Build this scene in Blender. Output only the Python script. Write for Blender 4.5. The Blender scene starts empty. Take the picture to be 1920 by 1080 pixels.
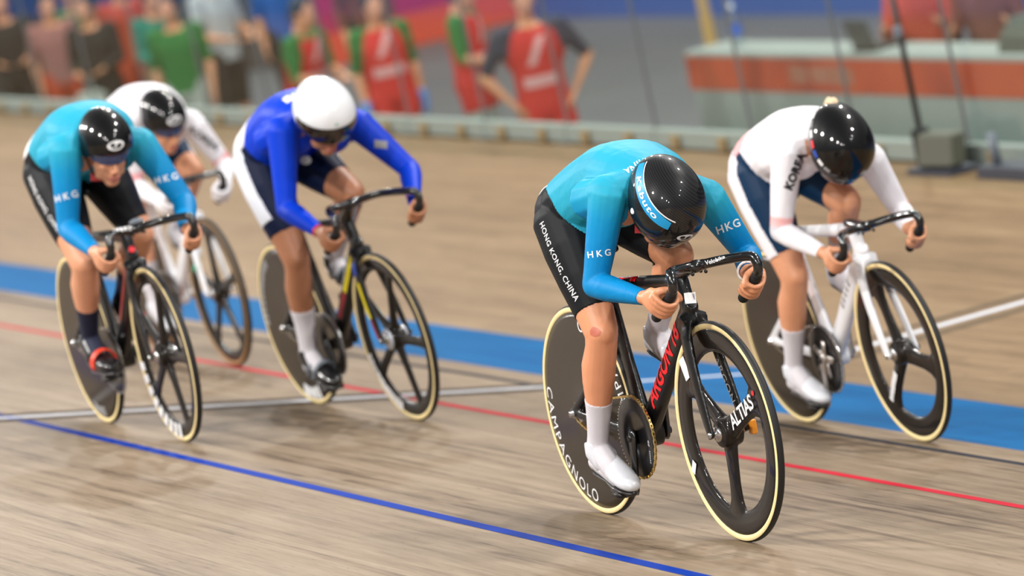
import bpy, bmesh, math, random
import numpy as np
from mathutils import Vector, Matrix
from mathutils.bvhtree import BVHTree

random.seed(7)
rng = np.random.default_rng(7)
SC = bpy.context.scene
COL = SC.collection

# ------------------------------------------------------------------ camera
cam_d = bpy.data.cameras.new('camera')
cam = bpy.data.objects.new('camera', cam_d); COL.objects.link(cam)
CR, CU, CF = (0.385832, 0.89791, -0.211876), (-0.046515, 0.2483, 0.967566), (-0.921396, 0.363463, -0.137569)
CP = (13.4902, -8.2139, 3.4831)
cam.matrix_world = Matrix(((CR[0], CU[0], -CF[0], CP[0]), (CR[1], CU[1], -CF[1], CP[1]), (CR[2], CU[2], -CF[2], CP[2]), (0, 0, 0, 1)))
cam_d.sensor_width = 36.0
cam_d.lens = 10020.5 / 1920 * 36.0
cam_d.clip_end = 300
cam_d.dof.use_dof = True
cam_d.dof.focus_distance = 15.95
cam_d.dof.aperture_fstop = 3.0
SC.camera = cam
SC.view_settings.view_transform = 'Standard'
SC.view_settings.look = 'None'
SC.view_settings.gamma = 1.0
SC.view_settings.use_curve_mapping = False
SC.view_settings.exposure = 0.0

# ------------------------------------------------------------------ world: even glow of the hall
w = bpy.data.worlds.new('hall'); SC.world = w; w.use_nodes = True
w.node_tree.nodes['Background'].inputs[0].default_value = (0.95, 0.98, 1.0, 1)
w.node_tree.nodes['Background'].inputs[1].default_value = 0.22

# ------------------------------------------------------------------ arena lamps (two rows under the roof)
def arena_lamp(x, y, z, power, size):
    l = bpy.data.lights.new('arena_lamp', 'AREA'); l.shape = 'DISK'; l.size = size; l.energy = power; l.color = (1.0, 0.965, 0.92)
    o = bpy.data.objects.new('arena_lamp', l); COL.objects.link(o); o.location = (x, y, z)
    o.rotation_euler = (math.radians(46 if y < 0 else -24), 0, 0)
for x in range(-47, 26, 9):
    arena_lamp(x, 8.5, 12.5, 1150, 0.7)
    arena_lamp(x + 4.5, -11.0, 9.5, 1180, 0.9)

# ------------------------------------------------------------------ materials
def lin(c):
    return tuple(((v / 255) / 12.92 if v / 255 <= 0.04045 else ((v / 255 + 0.055) / 1.055) ** 2.4) for v in c)
MATS = {}
def mat(name, rgb, rough=0.5, metal=0.0, coat=0.0, spec=0.5, noise=0.0, scale=40.0, sub=0.0, bump=0.0, coatr=0.08):
    if name in MATS: return MATS[name]
    m = bpy.data.materials.new(name); m.use_nodes = True
    nt = m.node_tree; p = nt.nodes['Principled BSDF']
    c = lin(rgb) + (1,)
    p.inputs['Base Color'].default_value = c
    p.inputs['Roughness'].default_value = rough; p.inputs['Metallic'].default_value = metal
    p.inputs['Coat Weight'].default_value = coat; p.inputs['Coat Roughness'].default_value = coatr
    p.inputs['Specular IOR Level'].default_value = spec
    if sub:
        p.inputs['Subsurface Weight'].default_value = sub; p.inputs['Subsurface Radius'].default_value = (0.012, 0.005, 0.003)
    if noise or bump:
        tc = nt.nodes.new('ShaderNodeTexCoord'); n = nt.nodes.new('ShaderNodeTexNoise')
        n.inputs['Scale'].default_value = scale; n.inputs['Detail'].default_value = 5
        nt.links.new(tc.outputs['Object'], n.inputs['Vector'])
        if noise:
            mx = nt.nodes.new('ShaderNodeMix'); mx.data_type = 'RGBA'
            mx.inputs[6].default_value = tuple(v * (1 - noise) for v in c[:3]) + (1,)
            mx.inputs[7].default_value = tuple(min(1, v * (1 + noise)) for v in c[:3]) + (1,)
            nt.links.new(n.outputs['Fac'], mx.inputs[0]); nt.links.new(mx.outputs[2], p.inputs['Base Color'])
        if bump:
            b = nt.nodes.new('ShaderNodeBump'); b.inputs['Strength'].default_value = bump; b.inputs['Distance'].default_value = 0.002
            nt.links.new(n.outputs['Fac'], b.inputs['Height']); nt.links.new(b.outputs['Normal'], p.inputs['Normal'])
    MATS[name] = m
    return m

def ramp_mat(name, stops, vec_scale, rough=0.45, noise_scale=1.0, detail=6, spec=0.5, coat=0.0, extra=None):
    m = bpy.data.materials.new(name); m.use_nodes = True
    nt = m.node_tree; p = nt.nodes['Principled BSDF']
    tc = nt.nodes.new('ShaderNodeTexCoord'); mp = nt.nodes.new('ShaderNodeMapping')
    mp.inputs['Scale'].default_value = vec_scale
    n = nt.nodes.new('ShaderNodeTexNoise'); n.inputs['Scale'].default_value = noise_scale; n.inputs['Detail'].default_value = detail
    r = nt.nodes.new('ShaderNodeValToRGB')
    while len(r.color_ramp.elements) < len(stops): r.color_ramp.elements.new(0.5)
    for e, (pos, c) in zip(r.color_ramp.elements, stops): e.position = pos; e.color = lin(c) + (1,)
    nt.links.new(tc.outputs['Object'], mp.inputs[0]); nt.links.new(mp.outputs[0], n.inputs['Vector'])
    nt.links.new(n.outputs['Fac'], r.inputs[0]); nt.links.new(r.outputs[0], p.inputs['Base Color'])
    p.inputs['Roughness'].default_value = rough; p.inputs['Specular IOR Level'].default_value = spec; p.inputs['Coat Weight'].default_value = coat
    MATS[name] = m
    return m

def wood_mat(name, light, mid, dark, strip=0.042):
    """Narrow boards running along X: one tone per board, long grain streaks, small knots."""
    m = bpy.data.materials.new(name); m.use_nodes = True
    nt = m.node_tree; p = nt.nodes['Principled BSDF']; N = nt.nodes.new; L = nt.links.new
    tc = N('ShaderNodeTexCoord')
    def noise(sc, scale, detail, rough=0.55):
        mp = N('ShaderNodeMapping'); mp.inputs['Scale'].default_value = sc; L(tc.outputs['Object'], mp.inputs[0])
        n = N('ShaderNodeTexNoise'); n.inputs['Scale'].default_value = scale; n.inputs['Detail'].default_value = detail; n.inputs['Roughness'].default_value = rough
        L(mp.outputs[0], n.inputs['Vector']); return n.outputs['Fac']
    # board tone
    mp = N('ShaderNodeMapping'); mp.inputs['Scale'].default_value = (0.35, 1 / strip, 1 / strip); L(tc.outputs['Object'], mp.inputs[0])
    sx = N('ShaderNodeSeparateXYZ'); L(mp.outputs[0], sx.inputs[0])
    fl = N('ShaderNodeMath'); fl.operation = 'FLOOR'; L(sx.outputs['Y'], fl.inputs[0])
    wn0 = N('ShaderNodeTexWhiteNoise'); wn0.noise_dimensions = '1D'; L(fl.outputs[0], wn0.inputs['W'])
    ad = N('ShaderNodeMath'); ad.operation = 'ADD'; L(sx.outputs['X'], ad.inputs[0]); L(wn0.outputs['Value'], ad.inputs[1])
    fx = N('ShaderNodeMath'); fx.operation = 'FLOOR'; L(ad.outputs[0], fx.inputs[0])
    cb = N('ShaderNodeCombineXYZ'); L(fx.outputs[0], cb.inputs[0]); L(fl.outputs[0], cb.inputs[1])
    wn = N('ShaderNodeTexWhiteNoise'); wn.noise_dimensions = '2D'; L(cb.outputs[0], wn.inputs['Vector'])
    g1 = noise((1.8, 30, 30), 1.0, 7, 0.62); g2 = noise((9.0, 150, 150), 1.0, 4); g3 = noise((0.35, 1.4, 1.4), 1.0, 3)
    def mth(op, a, b):
        x = N('ShaderNodeMath'); x.operation = op
        for i, v in enumerate((a, b)):
            if isinstance(v, (int, float)): x.inputs[i].default_value = v
            else: L(v, x.inputs[i])
        return x.outputs[0]
    t = mth('ADD', mth('MULTIPLY', wn.outputs['Value'], 0.16), mth('ADD', mth('MULTIPLY', g1, 0.62), mth('ADD', mth('MULTIPLY', g2, 0.26), mth('MULTIPLY', g3, 0.36))))
    r = N('ShaderNodeValToRGB')
    while len(r.color_ramp.elements) < 4: r.color_ramp.elements.new(0.5)
    for e, (pos, c) in zip(r.color_ramp.elements, ((0.50, dark), (0.63, mid), (0.77, light), (0.92, tuple(min(255, v + 12) for v in light)))):
        e.position = pos; e.color = lin(c) + (1,)
    L(t, r.inputs[0])
    # small dark knots / marks
    kn = noise((12, 60, 60), 1.0, 2)
    kr = N('ShaderNodeValToRGB'); kr.color_ramp.elements[0].position = 0.67; kr.color_ramp.elements[0].color = (0, 0, 0, 1)
    kr.color_ramp.elements[1].position = 0.73; kr.color_ramp.elements[1].color = (0.55, 0.55, 0.55, 1); L(kn, kr.inputs[0])
    mx = N('ShaderNodeMix'); mx.data_type = 'RGBA'; L(kr.outputs[0], mx.inputs[0]); L(r.outputs[0], mx.inputs[6]); mx.inputs[7].default_value = lin((84, 70, 58)) + (1,)
    L(mx.outputs[2], p.inputs['Base Color'])
    p.inputs['Roughness'].default_value = 0.45; p.inputs['Specular IOR Level'].default_value = 0.06
    b = N('ShaderNodeBump'); b.inputs['Strength'].default_value = 0.15; b.inputs['Distance'].default_value = 0.002; L(g1, b.inputs['Height']); L(b.outputs['Normal'], p.inputs['Normal'])
    MATS[name] = m
    return m

def carbon_mat(name, a=(7, 7, 8), b=(30, 30, 33)):
    m = bpy.data.materials.new(name); m.use_nodes = True
    nt = m.node_tree; p = nt.nodes['Principled BSDF']; N = nt.nodes.new; L = nt.links.new
    tc = N('ShaderNodeTexCoord')
    wv = N('ShaderNodeTexWave'); wv.wave_type = 'BANDS'; wv.bands_direction = 'DIAGONAL'; wv.inputs['Scale'].default_value = 60; wv.inputs['Distortion'].default_value = 0.4
    L(tc.outputs['Object'], wv.inputs['Vector'])
    mx = N('ShaderNodeMix'); mx.data_type = 'RGBA'; mx.inputs[6].default_value = lin(a) + (1,); mx.inputs[7].default_value = lin(b) + (1,)
    L(wv.outputs['Fac'], mx.inputs[0]); L(mx.outputs[2], p.inputs['Base Color'])
    p.inputs['Roughness'].default_value = 0.4; p.inputs['Specular IOR Level'].default_value = 0.15; p.inputs['Coat Weight'].default_value = 0.9; p.inputs['Coat Roughness'].default_value = 0.03
    MATS[name] = m
    return m

def clear_mat(name, tint, gloss=0.10):
    m = bpy.data.materials.new(name); m.use_nodes = True
    nt = m.node_tree; N = nt.nodes.new; L = nt.links.new
    out = nt.nodes['Material Output']; nt.nodes.remove(nt.nodes['Principled BSDF'])
    t = N('ShaderNodeBsdfTransparent'); t.inputs[0].default_value = tint + (1,)
    g = N('ShaderNodeBsdfGlossy'); g.inputs['Roughness'].default_value = 0.08
    mx = N('ShaderNodeMixShader'); mx.inputs[0].default_value = gloss
    L(t.outputs[0], mx.inputs[1]); L(g.outputs[0], mx.inputs[2]); L(mx.outputs[0], out.inputs[0])
    MATS[name] = m
    return m

def cloth_stripe_mat(name, attr, stops, rough=0.6):
    """colour bands read from a garment coordinate (distance along sleeve)"""
    m = bpy.data.materials.new(name); m.use_nodes = True
    nt = m.node_tree; p = nt.nodes['Principled BSDF']
    a = nt.nodes.new('ShaderNodeAttribute'); a.attribute_name = attr
    r = nt.nodes.new('ShaderNodeValToRGB')
    while len(r.color_ramp.elements) < len(stops): r.color_ramp.elements.new(0.5)
    for e, (pos, c) in zip(r.color_ramp.elements, stops): e.position = pos; e.color = lin(c) + (1,)
    nt.links.new(a.outputs['Fac'], r.inputs[0]); nt.links.new(r.outputs[0], p.inputs['Base Color'])
    p.inputs['Roughness'].default_value = rough; p.inputs['Specular IOR Level'].default_value = 0.2
    tc = nt.nodes.new('ShaderNodeTexCoord'); n = nt.nodes.new('ShaderNodeTexNoise'); n.inputs['Scale'].default_value = 16; n.inputs['Detail'].default_value = 2; n.inputs['Distortion'].default_value = 1.2
    b = nt.nodes.new('ShaderNodeBump'); b.inputs['Strength'].default_value = 0.35; b.inputs['Distance'].default_value = 0.008
    nt.links.new(tc.outputs['Object'], n.inputs['Vector']); nt.links.new(n.outputs['Fac'], b.inputs['Height']); nt.links.new(b.outputs['Normal'], p.inputs['Normal'])
    MATS[name] = m
    return m

# ------------------------------------------------------------------ object helpers
def setp(o, label=None, cat=None, group=None, kind=None):
    if label: o['label'] = label
    if cat: o['category'] = cat
    if group: o['group'] = group
    if kind: o['kind'] = kind
    return o
def empty(name, M=None, loc=None):
    o = bpy.data.objects.new(name, None); COL.objects.link(o); o.empty_display_size = 0.2
    if M is not None: o.matrix_world = M
    if loc is not None: o.location = loc
    return o
def mesh_obj(name, V, F, m, parent=None, smooth=True, attrs=None):
    me = bpy.data.meshes.new(name)
    me.from_pydata([tuple(v) for v in V], [], [tuple(int(i) for i in f) for f in F])
    if smooth: me.polygons.foreach_set('use_smooth', [True] * len(me.polygons))
    if attrs:
        for k, val in attrs.items():
            at = me.attributes.new(k, 'FLOAT', 'POINT'); at.data.foreach_set('value', np.asarray(val, dtype=np.float32))
    if m is not None: me.materials.append(m)
    me.update()
    o = bpy.data.objects.new(name, me); COL.objects.link(o)
    if parent is not None: o.parent = parent
    return o
def nrm(v):
    v = np.asarray(v, float); n = np.linalg.norm(v)
    return v / n if n > 1e-9 else v
def perp(v, a):
    v = np.asarray(v, float); a = nrm(a); return v - (v @ a) * a
def A(*v): return np.array(v, float)

class MB:
    def __init__(s): s.V = []; s.F = []
    def add(s, V, F):
        k = len(s.V); s.V.extend([tuple(v) for v in V]); s.F.extend([tuple(i + k for i in f) for f in F])
    def rings(s, R, cap=True, closed=False):
        """R: list of (n,3) rings"""
        n = len(R[0]); V = np.concatenate(R); F = []
        m = len(R)
        for i in range(m if closed else m - 1):
            a = i * n; b = ((i + 1) % m) * n
            for j in range(n): F.append((a + j, a + (j + 1) % n, b + (j + 1) % n, b + j))
        if cap and not closed:
            F.append(tuple(range(n - 1, -1, -1))); F.append(tuple(range((m - 1) * n, m * n)))
        s.add(V, F)
    def ell(s, c, axes, nu=16, nv=10):
        """ellipsoid: axes = three vectors"""
        c = A(*c); a, b, d = [A(*x) for x in axes]
        R = []
        for i in range(nv + 1):
            th = math.pi * (i + 0.02) / (nv + 0.04)
            ph = np.linspace(0, 2 * math.pi, nu, endpoint=False)
            R.append(c + math.cos(th) * d + math.sin(th) * (np.cos(ph)[:, None] * a + np.sin(ph)[:, None] * b))
        R = R[::-1] if np.dot(np.cross(a, b), d) > 0 else R
        s.rings(R)
    def sph(s, c, r, nu=12, nv=8): s.ell(c, ((r, 0, 0), (0, r, 0), (0, 0, r)), nu, nv)
    def limb(s, p0, p1, front, prof, n=16):
        """prof rows: t, half-width (side), half-depth (front), shift to front"""
        p0, p1 = A(*p0), A(*p1); ax = nrm(p1 - p0); f = nrm(perp(front, ax)); l = np.cross(ax, f)
        ph = np.linspace(0, 2 * math.pi, n, endpoint=False); R = []
        for row in prof:
            t, ra, rb = row[:3]; sh = row[3] if len(row) > 3 else 0
            c = p0 + (p1 - p0) * t + f * sh
            R.append(c + np.cos(ph)[:, None] * l * ra + np.sin(ph)[:, None] * f * rb)
        s.rings(R)
    def tube(s, P, r, n=10, ref=(0, 0, 1), flat=1.0, cap=True):
        """swept tube; r scalar or list; flat: scale across ref"""
        P = [A(*p) for p in P]; m = len(P); R = []
        rs = [r] * m if np.isscalar(r) else list(r)
        ph = np.linspace(0, 2 * math.pi, n, endpoint=False)
        prev = None
        for i in range(m):
            t = nrm(P[min(i + 1, m - 1)] - P[max(i - 1, 0)])
            b = perp(ref if prev is None else prev, t)
            if np.linalg.norm(b) < 1e-4: b = perp((1, 0, 0), t)
            b = nrm(b); prev = b; c = np.cross(t, b)
            R.append(P[i] + np.cos(ph)[:, None] * c * rs[i] * flat + np.sin(ph)[:, None] * b * rs[i])
        s.rings(R, cap)
    def box(s, c, h, ax=None):
        c = A(*c); X, Y, Z = ((A(1, 0, 0), A(0, 1, 0), A(0, 0, 1)) if ax is None else [A(*a) for a in ax])
        V = [c + X * h[0] * i + Y * h[1] * j + Z * h[2] * k for k in (-1, 1) for j in (-1, 1) for i in (-1, 1)]
        s.add(V, [(0, 2, 3, 1), (4, 5, 7, 6), (0, 1, 5, 4), (2, 6, 7, 3), (0, 4, 6, 2), (1, 3, 7, 5)])
    def bbox(s, c, h, b, ax=None):
        """box with chamfered edges"""
        c = A(*c); X, Y, Z = ((A(1, 0, 0), A(0, 1, 0), A(0, 0, 1)) if ax is None else [A(*a) for a in ax])
        def ring(z, d):
            hx, hy = h[0] - d, h[1] - d
            pts = [(hx - b, hy), (-hx + b, hy), (-hx, hy - b), (-hx, -hy + b), (-hx + b, -hy), (hx - b, -hy), (hx, -hy + b), (hx, hy - b)]
            return np.array([c + X * p[0] + Y * p[1] + Z * z for p in pts])
        s.rings([ring(-h[2], b), ring(-h[2] + b, 0), ring(h[2] - b, 0), ring(h[2], b)])
    def lathe(s, prof, c, n=96, axis='y', closed=False):
        """prof: list of (radius, offset along axis y). Wheel plane is xz."""
        th = np.linspace(0, 2 * math.pi, n, endpoint=False); c = A(*c)
        R = [np.stack([c[0] + r * np.cos(th), np.full(n, c[1] + y), c[2] + r * np.sin(th)], 1) for r, y in prof]
        s.rings(R, cap=False, closed=closed)
    def obj(s, name, m, parent=None, smooth=True):
        return mesh_obj(name, s.V, s.F, m, parent, smooth)

def catmull(P, k=6):
    P = [A(*p) for p in P]; out = []
    for i in range(len(P) - 1):
        p0 = P[max(i - 1, 0)]; p1 = P[i]; p2 = P[i + 1]; p3 = P[min(i + 2, len(P) - 1)]
        for j in range(k):
            t = j / k
            out.append(0.5 * ((2 * p1) + (-p0 + p2) * t + (2 * p0 - 5 * p1 + 4 * p2 - p3) * t * t + (-p0 + 3 * p1 - 3 * p2 + p3) * t ** 3))
    out.append(P[-1])
    return out

def remesh(mb, voxel, smooth_it=4, fac=0.5):
    """fuse overlapping closed pieces into one continuous skin -> V, T (tris), N"""
    me = bpy.data.meshes.new('tmp'); me.from_pydata([tuple(v) for v in mb.V], [], mb.F); me.update()
    bm = bmesh.new(); bm.from_mesh(me); bmesh.ops.recalc_face_normals(bm, faces=bm.faces); bm.to_mesh(me); bm.free()
    o = bpy.data.objects.new('tmp', me); COL.objects.link(o)
    r = o.modifiers.new('r', 'REMESH'); r.mode = 'VOXEL'; r.voxel_size = voxel; r.adaptivity = 0
    if smooth_it:
        s = o.modifiers.new('s', 'SMOOTH'); s.factor = fac; s.iterations = smooth_it
    dg = bpy.context.evaluated_depsgraph_get(); dg.update()
    ev = o.evaluated_get(dg); m2 = bpy.data.meshes.new_from_object(ev)
    m2.calc_loop_triangles()
    V = np.empty(len(m2.vertices) * 3); m2.vertices.foreach_get('co', V); V = V.reshape(-1, 3)
    N = np.empty(len(m2.vertices) * 3); m2.vertices.foreach_get('normal', N); N = N.reshape(-1, 3)
    T = np.empty(len(m2.loop_triangles) * 3, dtype=np.int32); m2.loop_triangles.foreach_get('vertices', T); T = T.reshape(-1, 3)
    bpy.data.objects.remove(o); bpy.data.meshes.remove(me); bpy.data.meshes.remove(m2)
    return V, T, N

def fast_obj(name, V, T, m, parent=None, attrs=None):
    me = bpy.data.meshes.new(name); nv, nt = len(V), len(T)
    me.vertices.add(nv); me.vertices.foreach_set('co', np.asarray(V, np.float32).ravel())
    me.loops.add(nt * 3); me.loops.foreach_set('vertex_index', np.asarray(T, np.int32).ravel())
    me.polygons.add(nt); me.polygons.foreach_set('loop_start', np.arange(0, nt * 3, 3, dtype=np.int32))
    me.polygons.foreach_set('use_smooth', np.ones(nt, bool))
    if attrs:
        for k, val in attrs.items():
            at = me.attributes.new(k, 'FLOAT', 'POINT'); at.data.foreach_set('value', np.asarray(val, dtype=np.float32))
    if m is not None: me.materials.append(m)
    me.update(calc_edges=True); me.validate()
    o = bpy.data.objects.new(name, me); COL.objects.link(o)
    if parent is not None: o.parent = parent
    return o

def clip(V, T, N, g, off, attrs=None, edge=-0.0015):
    """keep the part of a skin where g>0, lifted by off along the normal, its hem turned in"""
    g = np.asarray(g, float); g = np.where(np.abs(g) < 1e-6, 1e-6, g)
    inn = g > 0; cnt = inn[T].sum(1)
    full = T[cnt == 3]; part = T[(cnt > 0) & (cnt < 3)]
    an = list(attrs) if attrs else []
    EV, EN, EA = [], [], {k: [] for k in an}; cache = {}; nT = []
    base = len(V)
    def ev(a, b):
        k = (a, b) if a < b else (b, a)
        if k not in cache:
            t = g[k[0]] / (g[k[0]] - g[k[1]])
            EV.append(V[k[0]] * (1 - t) + V[k[1]] * t); EN.append(N[k[0]] * (1 - t) + N[k[1]] * t)
            for q in an: EA[q].append(attrs[q][k[0]] * (1 - t) + attrs[q][k[1]] * t)
            cache[k] = base + len(EV) - 1
        return cache[k]
    for t3 in part:
        poly = []
        for i in range(3):
            a, b = int(t3[i]), int(t3[(i + 1) % 3])
            if inn[a]: poly.append(a)
            if inn[a] != inn[b]: poly.append(ev(a, b))
        for i in range(1, len(poly) - 1): nT.append((poly[0], poly[i], poly[i + 1]))
    allV = np.concatenate([V + N * off, np.array(EV).reshape(-1, 3) + np.array(EN).reshape(-1, 3) * edge]) if EV else V + N * off
    allT = np.concatenate([full, np.array(nT, dtype=np.int64).reshape(-1, 3)]).astype(np.int64)
    used = np.unique(allT); mp = np.full(len(allV), -1); mp[used] = np.arange(len(used))
    oa = {k: np.concatenate([attrs[k], EA[k]])[used] for k in an}
    return allV[used], mp[allT], oa

TXT = {}
def text_geo(s, bold=0.0, shear=0.0, spacing=1.0, maxe=0.12):
    """letters as flat triangles, 1 unit high, centred"""
    key = (s, bold, shear, spacing)
    if key in TXT: return TXT[key]
    cu = bpy.data.curves.new('t', 'FONT'); cu.body = s; cu.size = 1.0; cu.offset = bold; cu.shear = shear; cu.space_character = spacing
    cu.align_x = 'CENTER'; cu.align_y = 'CENTER'; cu.resolution_u = 3
    o = bpy.data.objects.new('t', cu); COL.objects.link(o)
    dg = bpy.context.evaluated_depsgraph_get(); dg.update()
    me = bpy.data.meshes.new_from_object(o.evaluated_get(dg))
    bm = bmesh.new(); bm.from_mesh(me)
    bmesh.ops.triangulate(bm, faces=bm.faces)
    for _ in range(3):
        es = [e for e in bm.edges if e.calc_length() > maxe]
        if not es: break
        bmesh.ops.subdivide_edges(bm, edges=es, cuts=1)
        bmesh.ops.triangulate(bm, faces=bm.faces)
    V = np.array([v.co[:2] for v in bm.verts]).reshape(-1, 2); F = [tuple(v.index for v in f.verts) for f in bm.faces]
    bm.free(); bpy.data.objects.remove(o); bpy.data.meshes.remove(me); bpy.data.curves.remove(cu)
    TXT[key] = (V, F)
    return V, F
def poly_geo(pts, n=6):
    """filled outline as fan grid (for stickers): pts counter-clockwise, star-shaped about the mean"""
    P = np.array(pts, float); c = P.mean(0); V = [c]; F = []
    # densify
    D = []
    for i in range(len(P)):
        for j in range(4): D.append(P[i] + (P[(i + 1) % len(P)] - P[i]) * j / 4)
    D = np.array(D); m = len(D)
    for k in range(1, n + 1): V.extend(c + (D - c) * k / n)
    for j in range(m): F.append((0, 1 + j, 1 + (j + 1) % m))
    for k in range(n - 1):
        for j in range(m):
            a = 1 + k * m + j; b = 1 + k * m + (j + 1) % m
            F.append((a, a + m, b + m, b))
    return np.array(V), F
def marks(n, step=.62, w=.27, h=.36):
    """a row of small uneven print marks, too small to read"""
    rr = random.Random(n); V = []; F = []
    for i in range(n):
        cx = (i - (n - 1) / 2) * step; j = lambda: rr.uniform(.75, 1.15)
        g = poly_geo([(cx - w * j(), -h * j()), (cx + w * j(), -h * j()), (cx + w * j(), h * j()), (cx - w * j(), h * j())], 2); k = len(V)
        V.extend([tuple(v) for v in g[0]]); F.extend([tuple(a + k for a in f) for f in g[1]])
    return np.array(V), F
def circle_pts(rx, ry, n=20, cx=0, cy=0):
    return [(cx + rx * math.cos(2 * math.pi * i / n), cy + ry * math.sin(2 * math.pi * i / n)) for i in range(n)]
def decal(name, geo, C, u, v, size, bvh, m, parent, off=0.0015, label=None, start=0.12):
    """lay flat letters or a sticker onto a curved surface"""
    V, F = geo; u = nrm(u); v = nrm(perp(v, u)); n = np.cross(u, v); C = A(*C); out = []
    for x, y in V:
        p = C + u * x * size + v * y * size
        hit = bvh.ray_cast(Vector(p + n * start), Vector(-n), 0.3)
        q = np.array(hit[0]) if hit[0] is not None else p
        out.append(q + n * off)
    o = mesh_obj(name, out, F, m, parent, smooth=False)
    if label: o['label'] = label
    return o
def bvh_of(V, T): return BVHTree.FromPolygons([Vector(v) for v in V], [tuple(int(i) for i in t) for t in T])

# ------------------------------------------------------------------ the track
B1, B2, B3, CW, FY, XW = 0.20554, 0.19739, 0.00601, 0.78568, 4.039, -6.618
def ground(y):
    if y < 0: return -y * math.tan(B1)
    if y < CW: return -y * math.tan(B2)
    return -CW * math.tan(B2) - (y - CW) * math.tan(B3)
M_WOOD = wood_mat('track_wood', (140, 123, 103), (124, 107, 88), (84, 69, 55))
M_WOOD2 = wood_mat('apron_wood', (130, 107, 78), (118, 95, 67), (96, 75, 52), 0.06)
X0, X1 = -75.0, 13.0
def strip(name, y0, y1, m, parent=None, lift=0.0, x0=X0, x1=X1, seg=1):
    V = []; F = []; ys = [y0 + (y1 - y0) * i / seg for i in range(seg + 1)]
    for y in ys: V += [(x0, y, ground(y - (1e-6 if y == y1 else 0)) + lift), (x1, y, ground(y - (1e-6 if y == y1 else 0)) + lift)]
    for i in range(seg): F.append((2 * i, 2 * i + 1, 2 * i + 3, 2 * i + 2))
    return mesh_obj(name, V, F, m, parent, smooth=False)
track = setp(strip('track_banking', -7.2, 0.0, M_WOOD), kind='structure', label='pale wooden banking of narrow boards')
blue_band = setp(strip('blue_band', 0.0, CW, ramp_mat('band_blue', ((0.3, (6, 84, 138)), (0.7, (14, 96, 150))), (0.5, 6, 6), rough=0.6, spec=0.03)), kind='structure', label='bright blue painted band along the foot of the banking')
apron = setp(strip('apron', CW, FY + 0.15, M_WOOD2), kind='structure', label='flat tan wooden apron inside the blue band')
strip('blue_line', -2.50, -2.44, mat('line_blue', (6, 52, 148), 0.6, spec=.03), track, lift=0.001)
strip('red_line', -0.90, -0.85, mat('line_red', (184, 36, 54), 0.6, spec=.03), track, lift=0.001)
strip('black_line', -0.25, -0.20, mat('line_black', (46, 48, 56), 0.6, spec=.03), track, lift=0.001)
M_LW = mat('line_white', (196, 200, 208), 0.6, spec=.03)
strip('white_line', -7.1, -0.001, M_LW, track, 0.0015, XW - 0.036, XW + 0.036)
for s in (-1, 1): strip('dark_line', -7.1, -0.001, mat('line_dark', (74, 64, 56), 0.6, spec=.03), track, 0.0014, XW + s * 0.13 - 0.03 * 1.6, XW + s * 0.13 + 0.03 * 1.6)
strip('white_line', 0.0, CW - 0.001, M_LW, blue_band, 0.0015, XW - 0.036, XW + 0.036)
strip('white_line', CW + 0.001, FY, M_LW, apron, 0.0015, XW - 0.036, XW + 0.036)
for s in (-1, 1): strip('dark_line', CW + 0.001, FY, mat('line_grey', (98, 84, 68), 0.6, spec=.03), apron, 0.0014, XW + s * 0.16 - 0.045, XW + s * 0.16 + 0.045)

# ------------------------------------------------------------------ infield, one metre lower, beyond the clear barrier
ZI = -1.40
fl = mesh_obj('floor', [(X0 - 20, FY + 0.12, ZI), (X1, FY + 0.12, ZI), (X1, 34, ZI), (X0 - 20, 34, ZI)], [(0, 1, 2, 3)], ramp_mat('infield_grey', ((0.35, (84, 88, 92)), (0.7, (94, 97, 101))), (0.4, 0.4, 0.4), rough=0.55), smooth=False)
setp(fl, kind='structure', label='smooth grey infield floor')
kb = MB(); kb.box((-31, FY + 0.10, (ground(FY) + ZI) / 2 - 0.005), (45, 0.02, (ground(FY) - ZI) / 2 - 0.006))
setp(kb.obj('wall_infield', mat('kerb', (150, 150, 148), 0.7), None, False), kind='structure', label='low grey wall under the apron edge')

# clear barrier along the inner edge of the apron
gz = ground(FY)
bar = setp(empty('clear_barrier', loc=(-20, FY, gz)), 'long clear screen barrier with pale base rail along the infield edge', 'barrier')
def loc(V, o): return [(v[0] - o[0], v[1] - o[1], v[2] - o[2]) for v in V]
BO = (-20, FY, gz)
M_RAIL = mat('rail_pale', (138, 148, 142), 0.45, spec=.2); M_CLEAR = clear_mat('clear_screen', (0.93, 0.97, 0.955), 0.07)
M_POST = mat('post_grey', (96, 98, 100), 0.5); M_BRK = mat('bracket_tan', (140, 120, 84), 0.6)
PX = [-46.0 + 1.3 * i for i in range(45)]
for i, x in enumerate(PX):
    k = MB(); k.box((x - BO[0], 0, 0.55), (0.005, 0.008, 0.55)); k.box((x - BO[0], 0, 0.006), (0.05, 0.06, 0.006)); k.obj('post', M_POST, bar, False)
    if i < len(PX) - 1:
        xc = x + .65 - BO[0]
        k = MB(); k.box((xc, 0.0, 0.60), (.635, 0.004, 0.49)); k.obj('pane', M_CLEAR, bar, False)
        k = MB(); k.bbox((xc, 0.0, 0.06), (.64, 0.03, 0.055), 0.008); k.obj('base_rail', M_RAIL, bar, False)
        for d in (-0.32, 0.32):
            k = MB(); k.bbox((xc + d, -0.045, 0.05), (0.045, 0.016, 0.04), 0.006); k.obj('bracket', M_BRK, bar, False)

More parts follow.
